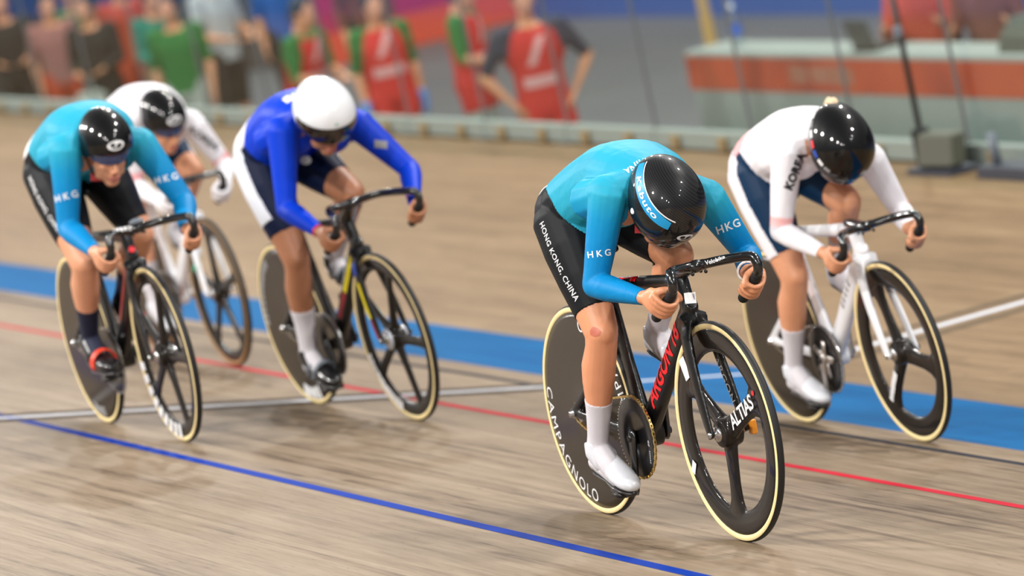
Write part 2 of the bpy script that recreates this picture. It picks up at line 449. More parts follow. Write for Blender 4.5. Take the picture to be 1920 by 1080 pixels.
# ------------------------------------------------------------------ people: one continuous skin, clothes cut from it
def seg_d(P, a, b, ra, rb):
    a, b = A(*a), A(*b); d = b - a; L2 = d @ d
    t = np.clip((P - a) @ d / L2, 0, 1)
    return np.linalg.norm(P - (a + t[:, None] * d), axis=1) - (ra + (rb - ra) * t), t
TH = [(-0.08, .085, .085), (0, .096, .100), (.28, .092, .100, .004), (.55, .078, .086, .004), (.80, .061, .066), (1.0, .053, .054), (1.06, .045, .044)]
SHN = [(-.07, .044, .045), (0, .051, .052), (.12, .049, .051), (.30, .053, .059, -.013), (.45, .049, .053, -.011), (.68, .037, .040, -.003), (.90, .031, .035), (1.0, .032, .038), (1.06, .028, .032)]
UA = [(-.10, .040, .042), (0, .056, .058), (.22, .051, .054), (.55, .044, .047), (.85, .038, .039), (1.0, .037, .037), (1.05, .03, .03)]
FA = [(-.06, .031, .031), (0, .038, .037), (.25, .041, .038), (.6, .033, .030), (.9, .026, .022), (1.04, .025, .020)]
TORSO_RIDER = [(-.22, .085, .055, .015), (-.14, .135, .09, .01), (0, .162, .118, .025), (.2, .150, .116, .052), (.45, .140, .112, .078), (.68, .152, .112, .075), (.86, .150, .102, .052), (.98, .115, .085, .035), (1.06, .07, .06, .03)]
TORSO_STAND = [(-.20, .09, .07, .0), (-.1, .15, .105, .0), (0, .165, .118, .01), (.25, .148, .105, .0), (.5, .148, .108, .0), (.75, .165, .112, .0), (.92, .15, .095, .0), (1.03, .10, .075, .0), (1.08, .06, .05, 0)]

def hand(mb, W, G, Ax, side, open_=False, r=.0088):
    """fist closed round a bar: W wrist, G bar centre, Ax index->little direction, side outward vector"""
    W, G = A(*W), A(*G); Ax = nrm(Ax); F = nrm(perp(G - W, Ax)); O = nrm(perp(perp(side, Ax), F))
    bw = G - F * .034 + O * .020            # knuckle line centre
    # palm
    P0 = W; P1 = bw
    d = nrm(P1 - P0); wv = nrm(perp(Ax, d)); tv = np.cross(d, wv)
    ph = np.linspace(0, 2 * math.pi, 14, endpoint=False); R = []
    for t, ra, rb in ((-.15, .024, .019), (.15, .027, .020), (.5, .035, .019), (.85, .040, .017), (1.08, .039, .013), (1.2, .032, .008)):
        R.append(P0 + (P1 - P0) * t + np.cos(ph)[:, None] * wv * ra + np.sin(ph)[:, None] * tv * rb)
    mb.rings(R)
    for i, (L, a) in enumerate(((1.0, -.031), (1.07, -.0105), (1.0, .0105), (.85, .030))):
        b = G + Ax * a
        pts = [b + O * .024 - F * .042, b + O * (.031) - F * .016, b + O * .026 + F * .016 * L, b + O * .004 + F * .030 * L, b - O * .020 + F * .020 * L, b - O * .027 + F * .002]
        q = catmull(pts, 3); m = len(q)
        mb.tube(q, [r * (1.08 - .28 * k / m) for k in range(m)], 8, ref=Ax)
        mb.sph(q[-1], r * .8, 8, 6)
        mb.sph(b + O * .030 - F * .018, r * 1.2, 8, 6)
    tb = [W + (bw - W) * .35 - Ax * .018, G - Ax * .036 - F * .030 + O * .004, G - Ax * .040 - O * .018 - F * .008, G - Ax * .034 - O * .026 + F * .016, G - Ax * .026 - O * .026 + F * .030]
    q = catmull(tb, 4); m = len(q)
    mb.tube(q, [r * (1.7 - .75 * k / m) for k in range(m)], 8, ref=Ax); mb.sph(q[-1], r * .95, 8, 6)
def relaxed_hand(mb, W, d, side, r=.010):
    W = A(*W); d = nrm(d); wv = nrm(perp(side, d)); tv = np.cross(d, wv)
    ph = np.linspace(0, 2 * math.pi, 12, endpoint=False)
    mb.rings([W + d * t + np.cos(ph)[:, None] * wv * a + np.sin(ph)[:, None] * tv * b for t, a, b in ((-.02, .025, .02), (.03, .036, .018), (.08, .042, .016), (.10, .036, .012))])
    for i, a in enumerate((-.03, -.01, .01, .03)):
        b = W + d * .085 + wv * a; L = (.068, .078, .072, .056)[i]
        mb.tube([b, b + d * L * .5 + tv * .006, b + d * L + tv * .024], [r, r * .95, r * .8], 8, ref=wv)
    mb.tube([W + d * .02 - wv * .025, W + d * .06 - wv * .052, W + d * .095 - wv * .056], [r * 1.4, r * 1.2, r * .9], 8, ref=tv)

def head_geo(mb, H, hf, hu, neck0, k=1.0):
    H = A(*H); hf = nrm(hf); hu = nrm(perp(hu, hf)); hl = np.cross(hu, hf)
    P = lambda f, u, l=0: H + (hf * f + hu * u + hl * l) * k
    E = lambda c, a, b, d: mb.ell(c, (hf * a * k, hl * b * k, hu * d * k))
    E(P(-.005, .02), .098, .076, .096)
    E(P(.030, -.045), .066, .060, .078)
    E(P(.058, -.108), .030, .030, .024)
    E(P(.076, -.028), .024, .050, .024)          # cheeks and brow
    E(P(.074, .010), .026, .056, .016)
    mb.tube([P(.094, .0), P(.108, -.026), P(.116, -.044)], [.008 * k, .011 * k, .013 * k], 8, ref=hl)
    for s in (-1, 1):
        E(P(.104, -.048, s * .010), .011, .009, .008)
        E(P(.088, -.012, s * .031), .011, .014, .010)
        E(P(-.008, -.012, s * .078), .020, .008, .031)
        E(P(.030, -.085, s * .038), .030, .020, .024)
    E(P(.088, -.072), .016, .024, .007); E(P(.086, -.083), .016, .022, .008)
    mb.tube([neck0, A(*neck0) * .5 + P(-.03, -.05) * .5, P(-.015, -.03)], [.060, .056, .056], 14, ref=hl)
    return P, (hf, hu, hl)

class Person:
    pass
def make_person(name, M, J, hf, hu, skin, voxel=.0055, torso=TORSO_RIDER, muscle=1.0, thick=1.0, grip=True, gripax=None, feet=None, headk=1.0, smooth_it=4, handd=None, neckc=None):
    p = Person(); p.J = J = {k: A(*v) for k, v in J.items()}; mb = MB()
    hm = (J['Rhip'] + J['Lhip']) / 2; sm = (J['Rsh'] + J['Lsh']) / 2
    ax = nrm(sm - hm); l = nrm((J['Lsh'] - J['Rsh']) + (J['Lhip'] - J['Rhip'])); n = nrm(np.cross(ax, l)); l = np.cross(n, ax)
    p.ax, p.l, p.n, p.hm, p.sm = ax, l, n, hm, sm; L = np.linalg.norm(sm - hm)
    # torso, lateral axis blending from hips to shoulders
    hl_, sl_ = nrm(J['Lhip'] - J['Rhip']), nrm(J['Lsh'] - J['Rsh'])
    ph = np.linspace(0, 2 * math.pi, 24, endpoint=False); R = []; spine = []
    rows = torso; ts = [r[0] for r in rows]; tt = np.linspace(ts[0], ts[-1], 22)
    for t in tt:
        wd, dp, of = [np.interp(t, ts, [r[i] for r in rows]) for i in (1, 2, 3)]
        c = hm + ax * L * t + n * of; q = min(max(t, 0), 1)
        lv = nrm(perp(hl_ * (1 - q) + sl_ * q, ax)); nv = np.cross(ax, lv)
        ca, sa = np.cos(ph), np.sin(ph); e = .86
        R.append(c + (np.sign(ca) * np.abs(ca) ** e)[:, None] * lv * wd * thick + (np.sign(sa) * np.abs(sa) ** e)[:, None] * nv * dp * thick); spine.append((t, c, (wd + dp) / 2))
    mb.rings(R)
    caps = []
    for a, b in zip(spine[2:-1:3], spine[5::3]): caps.append((0, a[1], b[1], a[2] * .98, b[2] * .98, 0))
    for s, sg in (('R', -1), ('L', 1)):
        g = 3 if s == 'R' else 4; ga = 1 if s == 'R' else 2
        h, k_, an = J[s + 'hip'], J[s + 'knee'], J[s + 'ank']
        fr = perp(-(an - k_), k_ - h)
        if np.linalg.norm(fr) < .05: fr = -n if torso is TORSO_STAND else A(1, 0, 0)
        mu = muscle
        mb.limb(h, k_, fr, [(r[0], r[1] * mu, r[2] * mu) + tuple(r[3:]) for r in TH], 18)
        fr2 = nrm(perp(k_ - h, an - k_)) if np.linalg.norm(perp(k_ - h, nrm(an - k_))) > .05 else fr
        mb.limb(k_, an, fr2, [(r[0], r[1] * mu, r[2] * mu) + tuple(r[3:]) for r in SHN], 18)
        mb.ell(k_ + nrm(nrm(fr) + nrm(fr2)) * .016, [v * .042 * mu for v in np.eye(3)])
        if torso is TORSO_RIDER: mb.ell(h - ax * .035 + n * .02 - l * sg * .012, (ax * .10, l * .082, n * .098))
        else: mb.ell(h + n * .035 - l * sg * .01, (ax * .09, l * .08, n * .085))
        setattr(p, 'fr' + s, nrm(fr))
        caps += [(g, h, k_, .096 * mu, .053 * mu, 0), (g, k_, an, .055 * mu, .034 * mu, 1)]
        if feet:
            b, hl2, to = feet[s]; mb.tube([an, an * .45 + A(*b) * .55, A(*b)], [.034, .033, .026], 10); mb.sph(A(*hl2), .028, 10, 8); mb.tube([A(*hl2), A(*b)], [.026, .026], 8)
            caps.append((g, an, b, .03, .03, 2))
        sh, el, wr, gp = J[s + 'sh'], J[s + 'el'], J[s + 'wr'], J[s + 'grip']
        bf = perp(wr - el, el - sh)
        if np.linalg.norm(bf) < .02: bf = A(1, 0, 0)
        mb.limb(sh, el, bf, [(r[0], r[1] * thick, r[2] * thick) for r in UA], 16); mb.limb(el, wr, perp(el - sh, wr - el) if np.linalg.norm(perp(el - sh, nrm(wr - el))) > .02 else bf, [(r[0], r[1] * thick, r[2] * thick) for r in FA], 16)
        mb.sph(el, .037 * thick); mb.ell(sh - ax * .01, [v * .058 * thick for v in np.eye(3)])
        # shoulder girdle and chest wall
        mb.tube([sm + n * .045 - ax * .03 + l * sg * .03, sm * .45 + sh * .55 + n * .022 - ax * .02, sh + n * .006], [.066, .060, .050], 12, ref=n)
        mb.ell(sm * .5 + sh * .5 - ax * .085 - n * .012, (ax * .085, l * .075, n * .075))
        mb.tube([sh - ax * .02, sh * .6 + (hm + ax * L * .55) * .4 + l * sg * .085, hm + ax * L * .5 + l * sg * .08 + n * .03], [.052, .060, .06], 10, ref=n)
        caps += [(ga, sh, el, .05 * thick, .037 * thick, 0), (ga, el, wr, .037 * thick, .026 * thick, 1), (ga, wr, gp, .03, .035, 2)]
        if grip: hand(mb, wr, gp, gripax, l * sg)
        else: relaxed_hand(mb, wr, handd[s] if handd else wr - el, n * -sg)
    nk = neckc if neckc is not None else sm + n * .035 + ax * .01
    p.P, (p.hf, p.hu, p.hl) = head_geo(mb, J['head'], hf, hu, nk, headk)
    caps += [(5, nk * .35 + J['head'] * .65, J['head'], .055, .08, 0), (0, sm - ax * .1, sm + n * .02, .10, .075, 0), (5, J['head'], p.P(.05, -.07), .08, .05, 0)]
    p.V, p.T, p.N = V, T, N = remesh(mb, voxel, smooth_it)
    D = []; TT = []
    for c in caps:
        d, t = seg_d(V, c[1], c[2], c[3], c[4]); D.append(d); TT.append(t)
    D = np.array(D); TT = np.array(TT); best = D.argmin(0)
    grp = np.array([c[0] for c in caps])[best]; sub = np.array([c[5] for c in caps])[best]; t = TT[best, np.arange(len(V))]
    p.grp = grp
    def chain(s, ks, gid):
        a = [np.linalg.norm(J[s + ks[i + 1]] - J[s + ks[i]]) for i in range(len(ks) - 1)]
        st = np.concatenate([[0], np.cumsum(a)]); val = np.zeros(len(V)); ok = grp == gid
        val[ok] = st[np.minimum(sub[ok], len(a))] + t[ok] * np.append(a, .1)[np.minimum(sub[ok], len(a))]
        return val, a
    p.arm = np.zeros(len(V)); p.leg = np.zeros(len(V)); p.len = {}
    for s, ga, gl in (('R', 1, 3), ('L', 2, 4)):
        v1, a1 = chain(s, ['sh', 'el', 'wr', 'grip'], ga); v2, a2 = chain(s, ['hip', 'knee', 'ank'], gl)
        p.arm += v1; p.leg += v2; p.len['arm' + s] = a1; p.len['leg' + s] = a2
    p.along = (V - hm) @ ax; p.dors = (V - hm) @ n; p.lat = (V - hm) @ l; p.L = L
    p.root = fast_obj(name, V, T, skin); p.root.matrix_world = M
    return p
def garment(p, name, g, m, off=.0025, label=None, parent=None, attrs=None, keep=False):
    V, T, oa = clip(p.V, p.T, p.N, g, off, attrs)
    o = fast_obj(name, V, T, m, parent or p.root, oa)
    if label: o['label'] = label
    return (o, V, T) if keep else o
def is_arm(p): return (p.grp == 1) | (p.grp == 2)
def is_leg(p): return (p.grp == 3) | (p.grp == 4)
def g_jersey(p, cuff=.02, waist=.12, tilt=.0, collar=.0):
    """positive on torso above the waist and on the sleeves"""
    g = np.where(is_arm(p), (p.len['armR'][0] + p.len['armR'][1] - cuff) - p.arm, p.along - waist + tilt * p.dors)
    g = np.where(is_leg(p), np.minimum(p.along - waist + tilt * p.dors, -.004), g)
    hd = p.J['head']; nk = p.sm + p.n * .035
    up = nrm(hd - nk); c = .045 + collar - (p.V - nk) @ up
    near = (np.linalg.norm(p.V - nk, axis=1) < .16) & ~is_arm(p)
    g = np.where((p.grp == 5), np.minimum(c, .05), g)
    return np.where(near & (p.grp == 0), np.minimum(g, np.maximum(c, -.05)), g)
def g_shorts(p, hem=.31, waist=.12, tilt=.0):
    g = np.where(is_leg(p), hem - p.leg, waist + .004 - p.along - tilt * p.dors)
    return np.where(is_arm(p) | (p.grp == 5), -.05, g)
def g_sock(p, a, b=9.):
    return np.where(is_leg(p), np.minimum(p.leg - a, b - p.leg), -.05)

def shoe(p, s, ball, heel, toe, m, msole, voxel=.006, name='shoe', strap=None):
    an, b, h, t = p.J[s + 'ank'], A(*ball), A(*heel), A(*toe)
    d = nrm(b - h); side = nrm(perp(p.l, d)); up = np.cross(d, side)
    if up @ (an - h) < 0: up = -up
    mb = MB(); ph = np.linspace(0, 2 * math.pi, 16, endpoint=False); R = []
    Ln = np.linalg.norm(t - h)
    for q, wd, ht, lift in ((-.03, .012, .015, .035), (.0, .026, .032, .036), (.12, .034, .043, .042), (.3, .034, .046, .046), (.5, .039, .040, .040), (.68, .045, .033, .034), (.85, .042, .027, .028), (.96, .031, .020, .024), (1.02, .012, .010, .022)):
        c = h + d * Ln * q + up * (lift)
        R.append(c + np.cos(ph)[:, None] * side * wd + np.sin(ph)[:, None] * up * ht)
    mb.rings(R)
    mb.tube([an + (an - h - d * .06) * .18, an - up * .01, h + d * .07 + up * .05], [.040, .043, .044], 14, ref=side)
    V, T, N = remesh(mb, voxel, 5)
    o = fast_obj(name, V, T, m, p.root)
    k = MB(); R = []
    for q, wd in ((-.02, .008), (.03, .020), (.15, .025), (.4, .022), (.65, .035), (.85, .033), (.97, .020), (1.01, .008)):
        c = h + d * Ln * q - up * .0005; R.append(c + np.cos(ph)[:, None] * side * wd + np.sin(ph)[:, None] * up * .008)
    k.rings(R); k.obj('sole', msole, o)
    k = MB(); k.bbox(b - up * .014, (.028, .022, .007), .003, (d, side, up)); k.obj('cleat', msole, o, False)
    if strap:
        for q in strap[1]:
            k = MB(); c = h + d * Ln * q + up * .038; rr = .050
            k.tube([c + np.cos(a) * side * .047 + np.sin(a) * up * .049 + d * .012 * math.sin(a) for a in np.linspace(-.5, math.pi + .5, 14)], .011, 8, ref=d, flat=.35); k.obj('strap', strap[0], o)
    p.shoebvh = bvh_of(V, T); p.shoeax = (d, side, up)
    return o

# ------------------------------------------------------------------ helmets
def helm_fn(p, C, Lf, Lb, Wd, Ht, tail=0.0):
    C = A(*C); hf, hu, hl = p.hf, p.hu, p.hl
    def f(az, th, off=0.0):
        """az 0 front, +90 left; th from crown"""
        ca, sa = math.cos(az), math.sin(az); st, ct = math.sin(th), math.cos(th)
        bk = (1 - ca) / 2; bk = bk * bk * (3 - 2 * bk)
        Lx = Lf + (Lb - Lf) * bk; wd = Wd * (1 - .10 * bk * st) * (1.0 if th < 1.6 else 1 - .16 * (th - 1.6))
        x = Lx * st * ca; y = wd * st * sa; z = Ht * ct
        z += tail * max(0, -ca) ** 3 * st * .5
        nv = nrm(hf * x / Lx ** 2 + hl * y / wd ** 2 + hu * z / Ht ** 2)
        return C + hf * x + hl * y + hu * z + nv * off
    return f
def helmet(p, m, C, Lf=.135, Lb=.165, Wd=.108, Ht=.122, tail=0.0, front=86, side=122, back=104, name='helmet', label=None):
    f = helm_fn(p, C, Lf, Lb, Wd, Ht, tail); na, nt = 56, 26
    def thmax(az):
        ca = math.cos(az); s2 = math.sin(az) ** 2
        base = front * max(0, ca) ** 1.0 + back * max(0, -ca) + (side) * (1 - abs(ca))
        s = (1 - abs(ca)); s = s * s * (3 - 2 * s)
        e = front if ca > 0 else back
        return math.radians(e + (side - e) * min(1, s * 1.5))
    R = []
    for i in range(nt + 1):
        R.append(np.array([f(2 * math.pi * j / na, max(.02, thmax(2 * math.pi * j / na) * i / nt)) for j in range(na)]))
    for off, fr in ((-.006, 1.0), (-.014, .985), (-.014, .8), (-.014, .5), (-.014, .1)):
        R.append(np.array([f(2 * math.pi * j / na, thmax(2 * math.pi * j / na) * fr, off) for j in range(na)]))
    k = MB(); k.rings(R); o = k.obj(name, m, p.root)
    if label: o['label'] = label
    return o, f, thmax
def helm_patch(name, f, geo, m, parent, az0, th0, saz, sth, rot=0.0, off=.0016, label=None):
    """flat sticker shape mapped on the shell: x -> azimuth, y -> towards the crown"""
    V, F = geo; c, s = math.cos(rot), math.sin(rot)
    out = [f(az0 + (x * c - y * s) * saz, th0 - (x * s + y * c) * sth, off) for x, y in V]
    o = mesh_obj(name, out, F, m, parent, smooth=True)
    if label: o['label'] = label
    return o
def grid_geo(x0, x1, y0, y1, nx, ny, fn=None):
    V = [(x0 + (x1 - x0) * i / nx, y0 + (y1 - y0) * j / ny) for j in range(ny + 1) for i in range(nx + 1)]
    F = [(j * (nx + 1) + i, j * (nx + 1) + i + 1, (j + 1) * (nx + 1) + i + 1, (j + 1) * (nx + 1) + i) for j in range(ny) for i in range(nx)]
    return np.array([fn(*v) if fn else v for v in V]), F
def visor(p, m, parent, f, az=70, t0=80, t1=112, off=.002, k=1.0, name='visor'):
    V = []; F = []; na, nt = 24, 6
    for o_ in (off, off - .004):
        for j in range(nt + 1):
            for i in range(na + 1):
                a = math.radians(-az + 2 * az * i / na); e = abs(i / na * 2 - 1)
                th = math.radians(t0 + (t1 - (t1 - t0) * .55 * e ** 3 - t0) * j / nt)
                q = f(a, th, o_) ; q = q + (p.hf * (.010 * k * (j / nt)))
                V.append(q)
    st = (nt + 1) * (na + 1)
    for b in (0, st):
        for j in range(nt):
            for i in range(na): q = b + j * (na + 1) + i; F.append((q, q + 1, q + na + 2, q + na + 1) if b == 0 else (q + na + 1, q + na + 2, q + 1, q))
    o = mesh_obj(name, V, F, m, parent)
    return o
def ponytail(p, m, pts, r):
    k = MB()
    for i in range(26):
        o = rng.normal(0, .006, 3); q = catmull([A(*a) + o * (.4 + j * .5) for j, a in enumerate(pts)], 4)
        k.tube(q, [r * (1 - .6 * abs(2 * t / (len(q) - 1) - .8)) for t in range(len(q))], 6)
    return k.obj('hair', m, p.root)

# ------------------------------------------------------------------ bicycles
M_TYRE = mat('tyre_black', (22, 22, 24), 0.6); M_SIDE = mat('sidewall_cream', (240, 218, 160), 0.65, noise=.06, scale=30)
M_SIDE2 = mat('sidewall_brown', (150, 116, 72), 0.65)
M_DISC = mat('disc_carbon', (48, 40, 31), 0.5, coat=.5, spec=.1, noise=.08, scale=5, coatr=.16)
M_BLK = mat('frame_black', (11, 11, 13), 0.38, coat=.4, spec=.3, coatr=.12); M_GLOSS = mat('gloss_black', (12, 12, 14), 0.22, coat=1.0, coatr=.05)
M_RIM = mat('rim_carbon', (26, 22, 19), 0.5, coat=.6, spec=.1, noise=.1, scale=14, coatr=.06)
M_WHT = mat('frame_white', (232, 233, 238), 0.3, coat=.6); M_STEEL = mat('steel', (205, 205, 205), 0.22, 1.0); M_GOLD = mat('chain_gold', (214, 186, 120), 0.3, 1.0)
M_GRIP = mat('grip_rubber', (20, 20, 22), 0.8); M_TXT = mat('print_white', (236, 236, 238), 0.5); M_TXTG = mat('print_grey', (150, 150, 152), 0.5)
M_RED = mat('print_red', (224, 30, 42), 0.45); M_ORNG = mat('magnet_orange', (240, 150, 40), 0.4); M_SILV = mat('crank_silver', (190, 184, 180), 0.3, .9)
RT, RC = .0135, .3225
def yd(r): return float(np.interp(r, [0, .03, .06, .16, .26, .30, .314], [.034, .030, .022, .0175, .0145, .0130, .0115]))
WHEEL = {}
def spoked(n):
    if n in WHEEL: return WHEEL[n]
    mb = MB(); deep = .242 if n == 3 else .266
    prof = [(.315, -.0105), (.300, -.0122), (.280, -.0125), (deep + .012, -.0095), (deep, -.004), (deep, .004), (deep + .012, .0095), (.280, .0125), (.300, .0122), (.315, .0105)]
    mb.lathe(prof, (0, 0, 0), 120, closed=True)
    for i in range(n):
        a = 2 * math.pi * i / n; d = A(math.cos(a), 0, math.sin(a)); t = A(-math.sin(a), 0, math.cos(a))
        if n == 3: pr = [(0, .019, .034), (.16, .017, .036), (.35, .013, .033), (.60, .0115, .031), (.80, .0115, .038), (.93, .011, .060), (1.0, .009, .085)]
        else: pr = [(0, .018, .030), (.16, .015, .026), (.4, .011, .023), (.75, .0095, .022), (.92, .0095, .029), (1.0, .008, .040)]
        mb.limb(d * 0, d * (deep + .02), t, pr, 14)
    R = [np.array([(r * math.cos(q), y, r * math.sin(q)) for q in np.linspace(0, 2 * math.pi, 28, endpoint=False)]) for r, y in ((.024, -.036), (.044, -.030), (.046, 0), (.044, .030), (.024, .036))]
    mb.rings(R)
    WHEEL[n] = remesh(mb, .0042, 4)
    return WHEEL[n]
def tyre(c, parent, side=None):
    k = MB(); th = np.radians(np.linspace(-58, 58, 11)); k.lathe([(RC + RT * math.cos(a), RT * math.sin(a)) for a in th], c, 120); k.obj('tyre', M_TYRE, parent)
    for s in (-1, 1):
        k = MB(); th = np.radians(np.linspace(56, 165, 9)); k.lathe([(RC + RT * .985 * math.cos(a), s * RT * .985 * math.sin(a)) for a in th][::s], c, 120); k.obj('sidewall', side or M_SIDE, parent)
def arc_text(name, s, size, r, ang, c, y, m, parent, bold=.0, spacing=1.0, inward=True, yfn=None):
    V, F = text_geo(s, bold, 0, spacing) if isinstance(s, str) else s; out = []
    for x, t in V:
        if inward: a = ang + x * size / r; q = r - t * size
        else: a = ang - x * size / r; q = r + t * size
        yy = -(yfn(q) + .0012) if yfn else y
        out.append((c[0] + q * math.cos(a), c[1] + yy, c[2] + q * math.sin(a)))
    return mesh_obj(name, out, F, m, parent, smooth=False)
def flat_text(name, geo, C, u, size, m, parent):
    u = nrm(u); v = nrm(np.cross(A(0, -1, 0), u)); C = A(*C)
    return mesh_obj(name, [C + u * x * size + v * t * size for x, t in geo[0]], geo[1], m, parent, smooth=False)
FA_, RA_, BBc = A(.975, 0, .336), A(0, 0, .336), A(.405, 0, .287)
FRAME = None
def bicycle(M, label, mf, mfork, hb, gx, gz, crank, spokes, phase, hip, mring=None, marm=None, side=None, clamp=None, mseat=None, mbar=None, stemk=1.0):
    root = setp(empty('track_bicycle', M), label, 'bicycle', 'racing bicycles on the track'); o = Person(); o.root = root
    # frame
    mb = MB(); Xf = A(1, 0, 0)
    mb.limb((.842, 0, .70), (.408, 0, .300), Xf, [(-.05, .020, .020), (0, .024, .040), (.3, .022, .042), (.7, .024, .040), (.95, .030, .036), (1.05, .03, .02)], 16)
    mb.limb((.405, 0, .287), (.278, 0, .715), Xf, [(-.05, .026, .03), (.1, .022, .034), (.5, .016, .030), (.9, .017, .030), (1.04, .017, .030)], 14)
    mb.limb((.255, 0, .752), (.808, 0, .782), A(0, 0, 1), [(-.04, .012, .014), (.05, .016, .020), (.5, .019, .022), (.9, .023, .026), (1.03, .020, .022)], 14)
    mb.limb((.286, 0, .69), (.262, 0, .79), Xf, [(0, .017, .030), (.8, .017, .031), (1.0, .014, .026)], 14)
    mb.limb((.852, 0, .640), (.803, 0, .808), Xf, [(0, .026, .030), (.15, .026, .034), (.5, .022, .033), (.85, .023, .032), (1, .021, .028)], 16)
    for s in (-1, 1):
        mb.tube(catmull([(.39, s * .024, .288), (.30, s * .030, .296), (.16, s * .046, .316), (.02, s * .058, .336), (-.03, s * .058, .337)], 4), [.025] * 5 + [.021] * 5 + [.016] * 6 + [.014], 10, flat=.55)
        mb.tube(catmull([(.315, s * .012, .585), (.24, s * .028, .535), (.12, s * .046, .432), (.0, s * .057, .345), (-.02, s * .057, .330)], 4), [.017] * 17, 10, flat=.5)
    mb.rings([np.array([(BBc[0] + .040 * math.cos(q), y, BBc[2] + .040 * math.sin(q)) for q in np.linspace(0, 2 * math.pi, 24, endpoint=False)]) for y in (-.036, .036)])
    mb.limb((.36, 0, .345), (.47, 0, .345), A(0, 0, 1), [(0, .02, .03), (1, .02, .03)], 12)
    V, T, N = remesh(mb, .0045, 4); o.frame = fast_obj('frame', V, T, mf, root); o.fb = bvh_of(V, T)
    # fork
    mb = MB()
    for s in (-1, 1):
        mb.tube(catmull([(.846, s * .018, .665), (.868, s * .038, .625), (.905, s * .050, .520), (.945, s * .056, .410), (.975, s * .058, .325)], 4), list(np.interp(np.linspace(0, 1, 17), [0, .2, .6, 1], [.034, .031, .026, .017])), 12, ref=(1, 0, .3), flat=.42)
    mb.tube([(.846, -.036, .660), (.850, 0, .672), (.846, .036, .660)], [.028, .034, .028], 12)
    mb.limb((.850, 0, .655), (.838, 0, .70), Xf, [(0, .024, .032), (1, .022, .03)], 12)
    V, T, N = remesh(mb, .0045, 3); o.fork = fast_obj('fork', V, T, mfork, root); o.forkb = bvh_of(V, T)
    # front wheel
    V, T, N = spoked(spokes); cp, sp_ = math.cos(phase), math.sin(phase)
    Rm = np.array([[cp, 0, -sp_], [0, 1, 0], [sp_, 0, cp]]); V = V @ Rm.T + FA_
    o.fw = fast_obj('front_wheel', V, T, M_RIM, root); tyre(FA_, o.fw, side)
    k = MB(); k.lathe([(.002, -.068), (.009, -.068), (.009, -.045), (.020, -.044), (.024, -.038), (.024, .038), (.020, .044), (.009, .045), (.009, .068), (.002, .068)], FA_, 28); k.obj('hub', M_STEEL, o.fw)
    # rear disc
    k = MB(); rs = [.006, .03, .06, .11, .16, .21, .26, .29, .314]
    k.lathe([(r, -yd(r)) for r in rs] + [(r, yd(r)) for r in rs[::-1]], RA_, 120); o.rw = k.obj('rear_wheel', M_DISC, root); tyre(RA_, o.rw, side)
    k = MB(); k.lathe([(.002, -.078), (.010, -.078), (.011, -.064), (.016, -.063), (.016, -.059), (.010, -.058), (.010, .058), (.016, .060), (.010, .078), (.002, .078)], RA_, 20); k.obj('axle_nut', M_STEEL, o.rw)
    k = MB(); k.lathe([(.012, -.046), (.030, -.046), (.0325, -.0445), (.030, -.043), (.012, -.043)], RA_, 45); k.obj('cog', M_STEEL, o.rw)
    # drivetrain
    a = math.radians(crank); cd = A(math.cos(a), 0, math.sin(a)); o.cd = cd
    k = MB(); k.lathe([(.018, -.048), (.121, -.0475), (.124, -.046), (.124, -.043), (.121, -.0415), (.018, -.041)], BBc, 96, closed=True); o.ring = k.obj('chainring', mring or M_BLK, root)
    tz = MB()
    for i in range(64):
        q = 2 * math.pi * i / 64; u = A(math.cos(q), 0, math.sin(q)); tz.box(BBc + u * .126 + A(0, -.0445, 0), (.003, .0012, .0022), (u, (0, 1, 0), (-u[2], 0, u[0])))
    tz.obj('teeth', M_STEEL, o.ring, False)
    for s, sg in ((-1, 1), (1, -1)):
        e = BBc + cd * .165 * sg
        k = MB(); k.limb(BBc + A(0, s * .058, 0), e + A(0, s * .068, 0), (-cd[2], 0, cd[0]), [(-.16, .006, .010), (-.1, .010, .018), (0, .012, .021), (.25, .010, .017), (.85, .009, .014), (1.0, .009, .014), (1.08, .006, .008)], 12)
        arm = k.obj('crank_arm', marm or M_GLOSS, root)
        k = MB(); k.lathe([(.001, -.006), (.012, -.006), (.012, .006), (.001, .006)], BBc + A(0, s * .066, 0), 20); k.obj('bolt', M_BLK, arm)
        k = MB(); k.lathe([(.001, -.03), (.006, -.03), (.006, .03), (.001, .03)], e + A(0, s * .095, 0), 14); k.bbox(e + A(0, s * .118, 0), (.032, .024, .009), .004); k.obj('pedal', M_BLK, root)
    # chain
    r1, r2 = .1285, .0325; d = BBc - RA_; Ld = np.linalg.norm(d); u0 = d / Ld; v0 = A(-u0[2], 0, u0[0]); be = math.asin((r1 - r2) / Ld)
    P = []
    for q in np.linspace(math.pi / 2 + be, -math.pi / 2 - be, 40): P.append(BBc + r1 * (u0 * math.cos(q) + v0 * math.sin(q)))
    for q in np.linspace(-math.pi / 2 - be, -3 * math.pi / 2 + be, 14): P.append(RA_ + r2 * (u0 * math.cos(q) + v0 * math.sin(q)))
    P.append(P[0]); P = np.array(P); sl = np.concatenate([[0], np.cumsum(np.linalg.norm(np.diff(P, axis=0), axis=1))]); nl = int(sl[-1] / .0127)
    k = MB()
